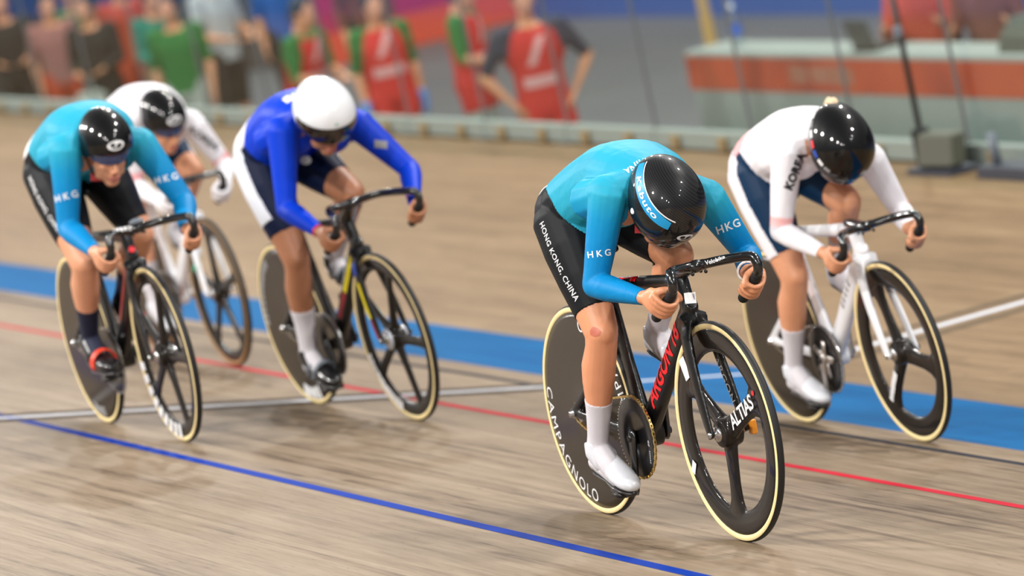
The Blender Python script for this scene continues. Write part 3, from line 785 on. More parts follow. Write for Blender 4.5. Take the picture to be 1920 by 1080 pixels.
    for i in range(nl):
        s0, s1 = sl[-1] * i / nl, sl[-1] * (i + 1) / nl
        p0 = A(*[np.interp(s0, sl, P[:, j]) for j in range(3)]); p1 = A(*[np.interp(s1, sl, P[:, j]) for j in range(3)]); c = (p0 + p1) / 2; t = nrm(p1 - p0)
        ww = .0032 if i % 2 else .0022
        for yy in (-ww, ww): k.box(c + A(0, -.0445 + yy, 0), (.0070, .0006, .0034 if i % 2 else .0030), (t, (0, 1, 0), (-t[2], 0, t[0])))
        k.box(p0 + A(0, -.0445, 0), (.0022, .003, .0022), (t, (0, 1, 0), (-t[2], 0, t[0])))
    k.obj('chain', M_GOLD if mring is None else M_STEEL, root, False)
    # saddle, seatpost
    hx, hz = hip; sz = hz - .105
    k = MB(); k.limb((.268, 0, .77), (hx - .0, 0, sz - .025), Xf, [(0, .014, .028), (1, .014, .024)], 12); k.obj('seatpost', mseat or M_BLK, root)
    k = MB(); ph = np.linspace(0, 2 * math.pi, 16, endpoint=False)
    k.rings([np.stack([np.full(16, hx + x), np.cos(ph) * wd, sz + dz + np.sin(ph) * ht], 1) for x, wd, ht, dz in ((-.135, .03, .008, .006), (-.12, .062, .016, 0), (-.07, .068, .018, -.002), (-.01, .045, .019, -.004), (.06, .024, .018, -.005), (.12, .018, .015, -.006), (.14, .009, .008, -.008))]); k.obj('saddle', M_BLK, root)
    # bar and stem
    cx, cz = clamp or (gx - .062, gz + .080)
    bp = []
    half = [(cx, .0, cz), (cx + .004, .035, cz + .002), (cx + .035, hb * .62, cz + .006), (gx + .045, hb * .93, gz + .090), (gx + .066, hb * .99, gz + .072), (gx + .066, hb, gz + .048), (gx + .040, hb, gz + .022), (gx, hb, gz), (gx - .040, hb + .002, gz - .026), (gx - .072, hb + .003, gz - .044)]
    pts = [(x, -y, z) for x, y, z in half[::-1]] + half[1:]
    q = catmull(pts, 5); m_ = len(q); rad = []
    for p in q: rad.append(.0165 if abs(p[1]) < .03 else (.0150 if p[0] > gx + .02 or abs(p[1]) < hb * .9 else .0140))
    k = MB(); k.tube(q, rad, 14, ref=(0, .2, 1)); o.bar = k.obj('handlebar', mbar or M_GLOSS, root); o.barb = BVHTree.FromPolygons([Vector(v) for v in k.V], k.F)
    for s in (-1, 1):
        gq = [p for p in catmull([(x, s * y, z) for x, y, z in half], 5)][-19:]
        k = MB(); k.tube(gq, .0162, 12); k.sph(gq[-1], .0165, 12, 8); k.obj('grip', M_GRIP, o.bar)
    k = MB(); k.limb((.803, 0, .806), (cx, 0, cz), A(0, 0, 1), [(-.22, .018 * stemk, .012 * stemk), (-.05, .024 * stemk, .020 * stemk), (.3, .022 * stemk, .019 * stemk), (.8, .020 * stemk, .018), (1.05, .028 * stemk, .020), (1.15, .02 * stemk, .014)], 14); st = k.obj('stem', mbar or M_GLOSS, root); o.stem = st
    for yy in (-.022, .022):
        for xx in (-.012, .022):
            k = MB(); k.sph((cx + xx, yy, cz - .018), .006, 8, 6); k.obj('bolt', M_BLK, st)
    return o
def rigM(o, R):
    X, Y, Z = R
    return Matrix(((X[0], Y[0], Z[0], o[0]), (X[1], Y[1], Z[1], o[1]), (X[2], Y[2], Z[2], o[2]), (0, 0, 0, 1)))
RIG = {
 'hero': rigM((-1.8443, -2.0075, 0.4185), ((0.99983, 0.01829, -0.00381), (-0.01847, 0.9984, -0.05341), (0.00283, 0.05347, 0.99857))),
 'kor': rigM((-4.4304, -0.0981, 0.0204), ((0.9999, -0.01353, 0.00282), (0.01341, 0.99918, 0.03823), (-0.00334, -0.03819, 0.99927))),
 'blu': rigM((-6.4413, -1.2603, 0.2628), ((0.9994, 0.03387, -0.00706), (-0.03342, 0.99791, 0.05536), (0.00892, -0.05509, 0.99844))),
 'hk2': rigM((-6.1341, -2.2253, 0.4639), ((0.99959, -0.02787, 0.00581), (0.02783, 0.9996, 0.00577), (-0.00597, -0.00561, 0.99997))),
 'kor2': rigM((-9.5886, -0.8455, 0.1763), ((1, 0, 0), (0, 1, 0), (0, 0, 1))),
}
JT = {
 'hero': {'Rhip': [0.233, -0.091, 0.972], 'Lhip': [0.25, 0.081, 0.985], 'Rknee': [0.433, -0.116, 0.63], 'Lknee': [0.623, 0.089, 0.838], 'Rank': [0.28, -0.123, 0.265], 'Lank': [0.323, 0.115, 0.586], 'Rsh': [0.738, -0.156, 1.079], 'Lsh': [0.758, 0.153, 1.006], 'Rel': [0.701, -0.23, 0.814], 'Lel': [0.694, 0.289, 0.8], 'Rwr': [0.925, -0.173, 0.773], 'Lwr': [0.91, 0.176, 0.781], 'Rgrip': [0.988, -0.142, 0.754], 'Lgrip': [0.988, 0.142, 0.754], 'head': [0.812, -0.012, 1.034]},
 'kor': {'Rhip': [0.274, -0.088, 1.004], 'Lhip': [0.256, 0.083, 1.011], 'Rknee': [0.416, -0.093, 0.616], 'Lknee': [0.625, 0.09, 0.852], 'Rank': [0.259, -0.116, 0.263], 'Lank': [0.335, 0.115, 0.586], 'Rsh': [0.75, -0.146, 1.112], 'Lsh': [0.76, 0.153, 1.0], 'Rel': [0.708, -0.228, 0.838], 'Lel': [0.68, 0.261, 0.772], 'Rwr': [0.906, -0.16, 0.738], 'Lwr': [0.902, 0.173, 0.739], 'Rgrip': [0.976, -0.155, 0.716], 'Lgrip': [0.976, 0.155, 0.716], 'head': [0.899, -0.008, 1.097]},
 'blu': {'Rhip': [0.263, -0.08, 1.041], 'Lhip': [0.219, 0.084, 1.049], 'Rknee': [0.436, -0.101, 0.655], 'Lknee': [0.576, 0.141, 0.852], 'Rank': [0.331, -0.116, 0.272], 'Lank': [0.269, 0.115, 0.586], 'Rsh': [0.745, -0.134, 1.195], 'Lsh': [0.704, 0.189, 1.121], 'Rel': [0.769, -0.212, 0.906], 'Lel': [0.816, 0.303, 0.905], 'Rwr': [0.992, -0.187, 0.812], 'Lwr': [1.016, 0.205, 0.819], 'Rgrip': [1.066, -0.178, 0.781], 'Lgrip': [1.066, 0.178, 0.781], 'head': [0.873, 0.0, 1.222]},
 'hk2': {'Rhip': [0.305, -0.09, 1.035], 'Lhip': [0.295, 0.08, 1.06], 'Rknee': [0.595, -0.116, 0.695], 'Lknee': [0.44, 0.165, 0.731], 'Rank': [0.391, -0.108, 0.386], 'Lank': [0.154, 0.116, 0.464], 'Rsh': [0.811, -0.147, 1.144], 'Lsh': [0.744, 0.159, 1.089], 'Rel': [0.813, -0.206, 0.863], 'Lel': [0.823, 0.25, 0.846], 'Rwr': [1.028, -0.184, 0.772], 'Lwr': [1.031, 0.172, 0.773], 'Rgrip': [1.092, -0.163, 0.738], 'Lgrip': [1.092, 0.163, 0.738], 'head': [0.845, 0.0, 1.135]},
 'kor2': {'Rhip': [0.232, -0.084, 1.053], 'Lhip': [0.206, 0.083, 1.064], 'Rknee': [0.361, -0.1, 0.669], 'Lknee': [0.508, 0.159, 0.827], 'Rank': [0.401, -0.115, 0.281], 'Lank': [0.218, 0.116, 0.56], 'Rsh': [0.705, -0.163, 1.135], 'Lsh': [0.716, 0.137, 1.052], 'Rel': [0.662, -0.167, 0.847], 'Lel': [0.651, 0.265, 0.84], 'Rwr': [0.88, -0.146, 0.777], 'Lwr': [0.87, 0.174, 0.783], 'Rgrip': [0.936, -0.120, 0.758], 'Lgrip': [0.936, 0.120, 0.758], 'head': [0.743, 0.0, 1.115]},
}
GAX = (-.77, 0, -.60)
def feet_of(J, crank, k=1.0):
    a = math.radians(crank); out = {}
    for s, sg, y in (('R', 1, -.118), ('L', -1, .118)):
        pd = BBc + .165 * sg * A(math.cos(a), 0, math.sin(a)); b = A(pd[0], y, pd[2]) + A(0, 0, .024)
        w = A(*J[s + 'ank']) - b; an = math.atan2(w[2], w[0]) + math.radians(34)
        bd = A(math.cos(an), 0, math.sin(an)); out[s] = (b, b + bd * .165, b - bd * .085)
    return out
def axes_local(M):
    R = np.array(M.to_3x3()).T
    return R @ A(*CR), R @ A(*CU), R @ A(*CF)
def rider(key, label, skin, hf, crank, voxel, muscle=1.0, thick=1.0, roll=.0, headk=1.0):
    J = dict(JT[key]); hf = nrm(hf); hu = nrm(perp((.8, roll, .6), hf))
    J['head'] = tuple(A(*J['head']) - hu * .02 + hf * .0)
    ft = feet_of(J, crank)
    body = {s: (v[0] + nrm(A(*J[s + 'ank']) - v[1]) * .02, v[1] + (A(*J[s + 'ank']) - v[1]) * .4, v[2]) for s, v in ft.items()}
    p = make_person('person', RIG[key], J, hf, hu, skin, voxel, TORSO_RIDER, muscle, thick, True, GAX, body, headk)
    setp(p.root, label, 'person'); p.ft = ft
    return p

# ------------------------------------------------------------------ the five riders
SKIN_A = mat('skin_a', (216, 148, 110), 0.42, noise=.08, scale=18, sub=.06); SKIN_B = mat('skin_b', (176, 120, 88), 0.45, noise=.1, scale=18, sub=.05)
SKIN_C = mat('skin_c', (212, 150, 114), 0.45, noise=.08, scale=18, sub=.06); SKIN_D = mat('skin_d', (214, 152, 118), 0.45, noise=.08, scale=18, sub=.06)
M_HK = cloth_stripe_mat('suit_cyan', 's_arm', ((0, (40, 160, 190)), (.5, (8, 138, 190)), (1, (0, 128, 190))), .55)
M_HKD = mat('suit_black', (15, 18, 23), 0.55, spec=.2, bump=.12, scale=260)
M_KW = mat('suit_white', (236, 234, 240), 0.55, spec=.2); M_KN = mat('suit_navy', (10, 46, 78), 0.5, spec=.2); M_PINK = mat('suit_pink', (238, 172, 176), 0.55)
M_BB = mat('suit_blue', (0, 58, 200), 0.5, spec=.2); M_BN = mat('suit_dark_navy', (6, 20, 52), 0.55, spec=.2); M_BW = mat('panel_white', (226, 230, 240), 0.55)
M_HB = carbon_mat('helmet_carbon'); M_HG = mat('helmet_black', (7, 7, 8), 0.4, coat=.9, coatr=.03, spec=.1); M_HW = mat('helmet_white', (232, 234, 238), 0.25, coat=.8)
M_VIS = mat('visor_dark', (26, 20, 20), 0.08, coat=1.0); M_LIP = mat('lips', (168, 98, 84), 0.5)
M_SOCKW = mat('sock_white', (206, 202, 208), 0.8, bump=.3, scale=90); M_SOCKN = mat('sock_navy', (20, 26, 52), 0.8)
M_SHOEW = mat('shoe_white', (214, 217, 224), 0.35, coat=.25); M_SHOEB = mat('shoe_black', (18, 19, 22), 0.3, coat=.5); M_SRED = mat('strap_red', (232, 66, 40), 0.45)
M_SILVT = mat('strap_silver', (104, 112, 122), 0.45)
M_BIB = mat('bib_white', (238, 236, 238), 0.6); M_FLAG = mat('flag_red', (214, 32, 44), 0.5); M_CYAN = mat('sticker_cyan', (22, 150, 208), 0.4); M_BLOND = mat('hair_blond', (224, 196, 160), 0.6)
M_GREYP = mat('print_dark', (26, 28, 32), 0.5); M_PBLUE = mat('print_blue', (30, 70, 170), 0.5); M_YEL = mat('print_yellow', (232, 214, 20), 0.45); M_DRED = mat('print_dark_red', (150, 20, 34), 0.45)

def lips(p, m=M_LIP):
    k = MB(); k.ell(p.P(.0975, -.072), (p.hf * .010, p.hl * .022, p.hu * .006)); k.ell(p.P(.095, -.082), (p.hf * .011, p.hl * .020, p.hu * .007)); k.obj('lips', m, p.root)
def helm_logo(f, o, th=78, az=0, s=.26):
    a = helm_patch('logo', f, poly_geo(circle_pts(1, .62, 28)), M_TXT, o, math.radians(az), math.radians(th), s, s * .72, off=.0016)
    for cx, cy, rx, ry in ((-.38, .12, .30, .26), (.38, -.02, .34, .22), (0, -.30, .55, .10)):
        helm_patch('logo_mark', f, poly_geo(circle_pts(rx, ry, 16, cx, cy), 3), M_GREYP, o, math.radians(az), math.radians(th), s, s * .72, off=.0024)

# ---- leading rider: cyan and black suit, carbon helmet
CK = -94
p = rider('hero', 'front rider in cyan and black skinsuit crouched low over a black track bike', SKIN_A, (.542, -.03, -.839), CK, .0048, 1.0, roll=.22, headk=.9)
r_, u_, f_ = axes_local(RIG['hero'])
jer, JV, JTt = garment(p, 'jersey', g_jersey(p, .015, .035, .45), M_HK, .0028, 'cyan long sleeved skinsuit top', keep=True, attrs={'s_arm': np.where(is_arm(p), np.clip(p.arm / .16, 0, 1), 0)})
sho, SV, STt = garment(p, 'shorts', g_shorts(p, .325, .035, .45), M_HKD, .0026, 'black skinsuit legs with white lettering', keep=True)
for s in 'RL': garment(p, 'sock', np.where(p.grp == (3 if s == 'R' else 4), p.leg - (p.len['leg' + s][0] + .235), -.05), M_SOCKW, .0022, 'white ribbed sock')
bj, bs = bvh_of(JV, JTt), bvh_of(SV, STt)
for s in 'RL':
    sh = shoe(p, s, *p.ft[s], M_SHOEW, M_SHOEB)
    if s == 'R':
        b, h, t = p.ft[s]; d, sd, up = p.shoeax
        decal('logo', poly_geo(circle_pts(1, .8, 14)), b * .55 + h * .45 + up * .06 - sd * .03, d, up + A(0, -.6, 0), .011, p.shoebvh, M_GREYP, sh)
kn, hp = p.J['Rknee'], p.J['Rhip']
decal('lettering', text_geo('HONG KONG, CHINA', .012, 0, 1.08), hp * .62 + kn * .38 + A(.03, -.10, .02), kn - hp, np.cross(A(0, -1, 0), kn - hp), .0262, bs, M_TXT, sho, .0014, 'white country name down the thigh')
ea, sa = p.J['Rel'], p.J['Rsh']
decal('lettering', text_geo('H K G', .02), ea * .66 + sa * .34 - f_ * .05 - r_ * .002, r_ * .98 + u_ * .12, u_, .027, bj, M_TXT, jer, .0014)
ea, sa = p.J['Lel'], p.J['Lsh']
decal('lettering', text_geo('HKG', .02, 0, 1.2), ea * .50 + sa * .50 - f_ * .05, r_ * .9 + u_ * .35, u_, .034, bj, M_TXT, jer, .0014)
nk = p.sm + p.n * .1 + p.ax * .03 - p.l * .03
decal('lettering', text_geo('CHINA', .02, 0, 1.1), nk - p.l * .03 - p.ax * .02, -p.l, p.ax, .028, bj, M_TXT, jer, .0014)
ct = p.sm - p.n * .09 - p.ax * .07 - p.l * .03
decal('flag', poly_geo([(-1, -.66), (1, -.66), (1, .66), (-1, .66)]), ct - f_ * .02, r_, u_, .022, bj, M_FLAG, jer, .0016, 'small red flag on the chest')
garment(p, 'number_bib', np.where((p.grp == 0) | is_leg(p), .062 - np.linalg.norm(p.V - A(.115, -.075, 1.075), axis=1), -.05), M_BIB, .0045, 'white and pink number bib')
hel, hfn, tm = helmet(p, M_HB, A(*p.J['head']) + p.hu * .024 + p.hf * .006, .140, .148, .124, .122, front=110, side=150, back=108, label='glossy black carbon racing helmet')
band = grid_geo(-1, 1, -1, 1, 26, 3, lambda x, y: (x, y * (1.0 - .25 * abs(x) ** 3)))
helm_patch('sticker_band', hfn, band, M_CYAN, hel, math.radians(-86), math.radians(68.5), .98, .135, label='cyan sticker band with maker name')
helm_patch('sticker_edge', hfn, grid_geo(-1, 1, -1, 1, 30, 1), M_TXT, hel, math.radians(-84), math.radians(59.8), 1.04, .014, off=.0019)
tg = text_geo('Kabuto', .02, .15, 1.1)
helm_patch('lettering', hfn, tg, M_TXT, hel, math.radians(-86), math.radians(68.5), .36, .20, off=.0026)
helm_logo(hfn, hel, 82, 2, .24)
k = MB(); k.ell(hfn(math.radians(-84), math.radians(100)), (p.hf * .010, p.hu * .010, p.hl * .004)); k.obj('rivet', M_TXT, hel)
visor(p, M_VIS, hel, hfn, 78, 107, 120, -.003)
k = MB(); k.ell(p.P(-.105, -.02), (p.hf * .04, p.hl * .035, p.hu * .04)); k.obj('hair', mat('hair_dark', (36, 28, 26), .5), p.root)
for s in 'L':
    w_ = p.J[s + 'wr']; e_ = p.J[s + 'el']; k = MB(); dd = nrm(w_ - e_)
    ref = nrm(perp((0, 0, 1), dd)); rf2 = np.cross(dd, ref)
    k.tube([w_ - dd * .012 + (np.cos(a) * ref + np.sin(a) * rf2) * .030 for a in np.linspace(0, 2 * math.pi, 20)], .004, 6, ref=dd); k.obj('wristband', M_BIB, p.root)
bod = bvh_of(p.V, p.T)
decal('graze', poly_geo([(-.9, -.5), (-.2, -.9), (.7, -.6), (1, .2), (.4, .8), (-.5, 1), (-1, .3)]), p.J['Rknee'] + A(.03, -.03, .03) - f_ * .05 - u_ * .02, r_, u_, .017, bod, mat('graze_red', (196, 112, 92), .5), p.root, .0008, 'reddish graze on the knee')
b = bicycle(RIG['hero'], 'all black track bike with red down tube lettering and cream tyres under the front rider', M_BLK, M_BLK, .142, .988, .754, CK, 3, math.radians(26), (.24, .978))
dt0, dt1 = A(.842, 0, .70), A(.408, 0, .300); u = nrm(dt0 - dt1)
decal('lettering', text_geo('ARGON 18', .03, .25, 1.0), dt1 * .46 + dt0 * .54 + A(-.004, -.05, .004), u, np.cross(A(0, -1, 0), u), .074, b.fb, M_RED, b.frame, .0014, 'red maker name along the down tube')
decal('sticker', poly_geo([(-1, -.5), (1, -.5), (1, .5), (-1, .5)]), A(.50, -.05, .783), A(1, 0, 0), A(0, 0, 1), .018, b.fb, M_RED, b.frame, .0014)
ft0, ft1 = A(.975, .05, .33), A(.87, .04, .62)
decal('lettering', text_geo('ARGON', .0, 0, 1.15), A(.918, .02, .48), ft0 - ft1, np.cross(A(0, -1, 0), ft0 - ft1), .038, b.forkb, M_TXTG, b.fork, .0014, start=.02)
hd = A(.83, 0, .73)
decal('head_badge', poly_geo([(-1, -1), (1, -1), (1, 1), (-1, 1)]), A(.857, 0, .735), A(.25, .95, -.08), A(-.28, .05, .95), .017, b.fb, M_TXT, b.frame, .0014)
arc_text('lettering', 'CAMPAGNOLO', .060, .282, math.radians(216), RA_, 0, M_TXT, b.rw, .0, 1.22, True, yd)
arc_text('lettering', 'CAMPAGNOLO', .060, .282, math.radians(36), RA_, 0, M_TXT, b.rw, .0, 1.22, True, yd)
sa = math.radians(26); sd = A(math.cos(sa), 0, math.sin(sa))
flat_text('lettering', text_geo('ALTIAS', .02, 0, .95), FA_ + sd * .162 + A(0, -.0175, 0), sd, .062, M_TXT, b.fw)
flat_text('dot', poly_geo(circle_pts(1, 1, 16)), FA_ + sd * .262 + A(0, -.0150, .020), sd, .008, M_RED, b.fw)
flat_text('sticker', poly_geo([(-1, -.6), (1, -.6), (1, .6), (-1, .6)]), FA_ + A(math.cos(3.6), 0, math.sin(3.6)) * .283 + A(0, -.0150, 0), A(.5, 0, .85), .020, M_TXT, b.fw)
flat_text('sticker', poly_geo([(-1, -.6), (1, -.6), (1, .6), (-1, .6)]), FA_ + A(math.cos(2.42), 0, math.sin(2.42)) * .275 + A(0, -.0150, 0), A(.45, 0, -.9), .034, M_TXT, b.fw)
k = MB(); k.bbox((.985, .075, .336), (.012, .010, .022), .003); k.obj('magnet', M_ORNG, b.fork, False)
cu_ = A(.93, 0, .838)
decal('lettering', text_geo('Velobike', .015), A(.95, .056, .84), A(.3, .95, .05), A(-.6, .1, .8), .017, b.barb, M_TXT, b.bar, .001)
flat_text('print_marks', marks(2), BBc + A(.092, -.0495, -.012), A(.1, 0, .99), .016, M_TXTG, b.ring)
flat_text('print_marks', marks(6, .55, .2, .3), BBc + A(.088, -.0495, -.055), A(.15, 0, .99), .013, M_TXTG, b.ring)
BIKES = {'hero': b}

# ---- right rider: white top, navy legs, black helmet
CK = -98
p = rider('kor', 'rider in white top and navy shorts on the white bike at the right', SKIN_C, (.43, -.10, -.89), CK, .0056, 1.0, roll=.15, headk=.93)
r_, u_, f_ = axes_local(RIG['kor'])
sl = cloth_stripe_mat('sleeve_bands', 's_arm', ((0, (238, 236, 242)), (.44, (238, 236, 242)), (.46, (240, 178, 178)), (.50, (240, 186, 186)), (.53, (196, 198, 208)), (.60, (226, 226, 232)), (.66, (238, 236, 242))))
Lr = p.len['armR'][0] + p.len['armR'][1]
jer, JV, JTt = garment(p, 'jersey', g_jersey(p, .03, .03, .45), sl, .0030, 'white long sleeved skinsuit top', keep=True, attrs={'s_arm': np.where(is_arm(p), p.arm / (Lr * 1.0), 0)})
garment(p, 'waist_band', np.where(p.grp == 0, .03 - np.abs(p.along - .055 + .45 * p.dors), -.05), M_PINK, .0042, 'pink waist band')
sho, SV, STt = garment(p, 'shorts', g_shorts(p, .325, .03, .45), M_KN, .0026, 'navy skinsuit legs', keep=True)
def side_panel(p, hem, width, gap, m, waist=.10, tilt=.3, label=None, back=0.35):
    for s, gid, sg in (('R', 3, -1), ('L', 4, 1)):
        h, k_ = p.J[s + 'hip'], p.J[s + 'knee']; a = nrm(k_ - h); fr = getattr(p, 'fr' + s); out = nrm(perp(p.l * sg, a)); fr = nrm(perp(perp(fr, a), out))
        q = (p.V - h); side = q @ out; fw = q @ fr
        g = np.minimum(np.minimum(side - .25 * np.abs(fw), width - fw - .02), np.minimum(hem - gap - p.leg, 1))
        g = np.where(p.grp == gid, g, np.where((p.grp == 0) & (p.lat * sg > 0), np.minimum(np.minimum(np.abs(p.lat) - .05, waist - p.along - tilt * p.dors), width - fw - .02), -.05))
        garment(p, 'side_panel', g, m, .0040, label)
side_panel(p, .325, .062, -.004, M_KW, .03, .45, label='white side panel')
garment(p, 'number_bib', np.where((p.grp == 0) | is_leg(p), .06 - np.linalg.norm(p.V - (p.hm + p.ax * .02 + p.n * .09 - p.l * .13), axis=1), -.05), M_PINK, .0055, 'pale pink number bib')
for s in 'RL': garment(p, 'sock', np.where(p.grp == (3 if s == 'R' else 4), p.leg - (p.len['leg' + s][0] + .21), -.05), M_SOCKW, .0022, 'white sock')
for s in 'RL': shoe(p, s, *p.ft[s], M_SHOEW, M_SHOEB)
bj = bvh_of(JV, JTt); ea, sa = p.J['Rel'], p.J['Rsh']
decal('lettering', text_geo('KOREA', .06, 0, 1.05), ea * .30 + sa * .70 - f_ * .05 + r_ * .034 + u_ * .012, u_ * .92 + r_ * .38, -r_ + u_ * .3, .041, bj, M_GREYP, jer, .0014, 'black country name on the sleeve')
hel, hfn, tm = helmet(p, M_HG, A(*p.J['head']) + p.hu * .024 - p.hf * .002, .138, .158, .124, .122, front=100, side=128, back=106, label='glossy black racing helmet')
for i in range(7): helm_patch('sticker', hfn, grid_geo(-1, 1, -1, 1, 4, 2), (M_TXT, M_TXTG, M_TXT, M_RED, M_PBLUE, M_TXT, M_TXTG)[i], hel, math.radians(-140 + i * 15), math.radians(84), .10, .06)
helm_patch('logo', hfn, poly_geo(circle_pts(1, .6, 14)), M_TXT, hel, math.radians(6), math.radians(92), .10, .07)
visor(p, M_VIS, hel, hfn, 78, 97, 110, -.003)
ponytail(p, M_BLOND, [p.P(-.10, .05), p.P(-.15, .075), p.P(-.17, .05), p.P(-.155, .01)], .010)
b = bicycle(RIG['kor'], 'white track bike with three spoke front wheel ridden by the right hand rider', M_WHT, M_WHT, .155, .976, .716, CK, 3, math.radians(-10), (.265, 1.007), M_BLK, M_SILV, None, mseat=M_WHT)
k = MB(); th = np.linspace(0, 2 * math.pi, 25)[:-1]
for i in range(5):
    a = 2 * math.pi * i / 5; d = A(math.cos(a), 0, math.sin(a)); k.limb(BBc + A(0, -.052, 0), BBc + d * .075 + A(0, -.052, 0), (-d[2], 0, d[0]), [(0, .005, .022), (.5, .005, .016), (1, .005, .012)], 10)
k.obj('spider', M_SILV, b.ring)
dt = nrm(A(.842, 0, .70) - A(.408, 0, .300))
decal('print_marks', marks(5, .7, .2, .3), A(.66, -.05, .54), dt, np.cross(A(0, -1, 0), dt), .045, b.fb, M_TXTG, b.frame, .0014)
sa = math.radians(-130); sd = A(math.cos(sa), 0, math.sin(sa))
flat_text('print_marks', marks(8, .56, .27, .42), FA_ + sd * .17 + A(0, -.0185, 0), -sd, .032, M_TXT, b.fw)
BIKES['kor'] = b

# ---- middle rider: blue top, white helmet
CK = -72
p = rider('blu', 'rider in royal blue top and white helmet in the middle of the group', SKIN_B, (.80, -.12, -.60), CK, .0060, 1.03, 1.04)
r_, u_, f_ = axes_local(RIG['blu'])
jer, JV, JTt = garment(p, 'jersey', g_jersey(p, .015, .04, .45), M_BB, .0030, 'royal blue long sleeved skinsuit top', keep=True)
sho, SV, STt = garment(p, 'shorts', g_shorts(p, .315, .04, .45), M_BN, .0026, 'dark navy skinsuit legs', keep=True)
side_panel(p, .315, .080, .055, M_BW, .04, .45, label='white side panel')
for s in 'RL':
    garment(p, 'sock', np.where(p.grp == (3 if s == 'R' else 4), p.leg - (p.len['leg' + s][0] + .21), -.05), M_SOCKW, .0022, 'white sock')
    garment(p, 'cuff', np.where(p.grp == (1 if s == 'R' else 2), .006 - np.abs(p.arm - (p.len['arm' + s][0] + p.len['arm' + s][1] - .015)), -.05), M_FLAG, .0040, 'red cuff')
    shoe(p, s, *p.ft[s], M_SHOEB, M_SHOEB, strap=(M_SILVT, (.34, .56)))
bj = bvh_of(JV, JTt); ea, sa = p.J['Lel'], p.J['Lsh']
decal('crest', poly_geo([(-1, -.5), (1, -.7), (1, .5), (-1, .7)]), ea * .45 + sa * .55 - f_ * .05, r_, u_, .025, bj, M_TXTG, jer, .0014, 'pale sleeve crest')
decal('print_marks', marks(2), p.sm + p.n * .12 - p.ax * .05 - p.l * .06, -p.l, p.ax, .06, bj, M_TXT, jer, .0014)
decal('crest', poly_geo(circle_pts(1, .8, 12)), p.sm - p.n * .10 - p.ax * .10 - p.l * .05 - f_ * .02, r_, u_, .022, bj, M_TXTG, jer, .0014)
garment(p, 'number_bib', np.where((p.grp == 0) | is_leg(p), .075 - np.linalg.norm(p.V - (p.hm + p.ax * .06 + p.n * .10 - p.l * .12), axis=1), -.05), M_BIB, .0045, 'white number bib')
hel, hfn, tm = helmet(p, M_HW, A(*p.J['head']) + p.hu * .030 - p.hf * .010, .140, .150, .126, .122, front=82, side=112, back=112, label='smooth white racing helmet')
helm_patch('logo', hfn, poly_geo(circle_pts(1, .7, 12)), mat('print_green', (120, 180, 150), .5), hel, math.radians(0), math.radians(72), .06, .05)
visor(p, M_VIS, hel, hfn, 82, 80, 116); lips(p)
k = MB(); k.ell(p.P(-.09, -.04), (p.hf * .05, p.hl * .06, p.hu * .05)); k.obj('hair', MATS['hair_dark'], p.root)
b = bicycle(RIG['blu'], 'black track bike with yellow, blue and red fork stripes under the blue rider', M_BLK, M_BLK, .178, 1.066, .781, CK, 5, math.radians(-2), (.24, 1.045), M_RIM, M_BLK, clamp=(.90, .868), stemk=1.55)
def along(name, V0, V1, w0, w1, m, bvh, parent, n=-1):
    u = nrm(A(*V1) - A(*V0)); L = np.linalg.norm(A(*V1) - A(*V0)) / 2
    decal(name, grid_geo(-1, 1, -1, 1, 14, 2, lambda x, y: (x * L, y * (w0 + (w1 - w0) * (x + 1) / 2))), (A(*V0) + A(*V1)) / 2 + A(0, -.05, 0), u, np.cross(A(0, -1, 0), u), 1.0, bvh, m, parent, .0016)
along('stripe', (.862, -.05, .64), (.878, -.05, .59), .020, .018, M_PBLUE, b.forkb, b.fork)
along('stripe', (.888, -.05, .565), (.938, -.05, .425), .011, .011, M_YEL, b.forkb, b.fork)
along('stripe', (.940, -.05, .42), (.966, -.05, .345), .010, .009, M_DRED, b.forkb, b.fork)
along('stripe', (.800, -.05, .655), (.64, -.05, .508), .012, .012, M_YEL, b.fb, b.frame)
along('stripe', (.635, -.05, .503), (.52, -.05, .398), .012, .012, M_DRED, b.fb, b.frame)
along('stripe', (.77, -.05, .672), (.60, -.05, .515), .009, .009, M_TXT, b.fb, b.frame)
arc_text('print_marks', marks(12, .62, .32, .5), .040, .287, math.radians(226), FA_, -.0175, M_TXT, b.fw)
arc_text('print_marks', marks(12, .62, .26, .4), .045, .285, math.radians(150), RA_, 0, M_TXTG, b.rw, 0, 1, True, yd)
arc_text('print_marks', marks(5, .62, .30, .45), .055, .285, math.radians(268), RA_, 0, M_TXT, b.rw, 0, 1, True, yd)
k = MB(); k.lathe([(.001, -.040), (.038, -.039), (.042, -.034), (.042, .034), (.038, .039), (.001, .040)], FA_, 40); k.obj('hub_cover', mat('hub_grey', (190, 194, 204), .4, .3), b.fw)
BIKES['blu'] = b

# ---- left rider: cyan and black, round black helmet
CK = -14
p = rider('hk2', 'rider at far left in cyan and black skinsuit with black helmet and red strapped shoes', SKIN_D, (.86, -.06, -.50), CK, .0060, 1.04, 1.06)
r_, u_, f_ = axes_local(RIG['hk2'])
jer, JV, JTt = garment(p, 'jersey', g_jersey(p, .015, .035, .45), M_HK, .0030, 'cyan long sleeved skinsuit top', keep=True, attrs={'s_arm': np.where(is_arm(p), np.clip(p.arm / .16, 0, 1), 0)})
sho, SV, STt = garment(p, 'shorts', g_shorts(p, .325, .035, .45), M_HKD, .0026, 'black skinsuit legs', keep=True)
for s in 'RL':
    garment(p, 'sock', np.where(p.grp == (3 if s == 'R' else 4), p.leg - (p.len['leg' + s][0] + .21), -.05), M_SOCKN, .0022, 'navy sock')
    shoe(p, s, *p.ft[s], M_SHOEB, M_SHOEB, strap=(M_SRED, (.52, .60)))
bj, bs = bvh_of(JV, JTt), bvh_of(SV, STt); kn, hp = p.J['Rknee'], p.J['Rhip']
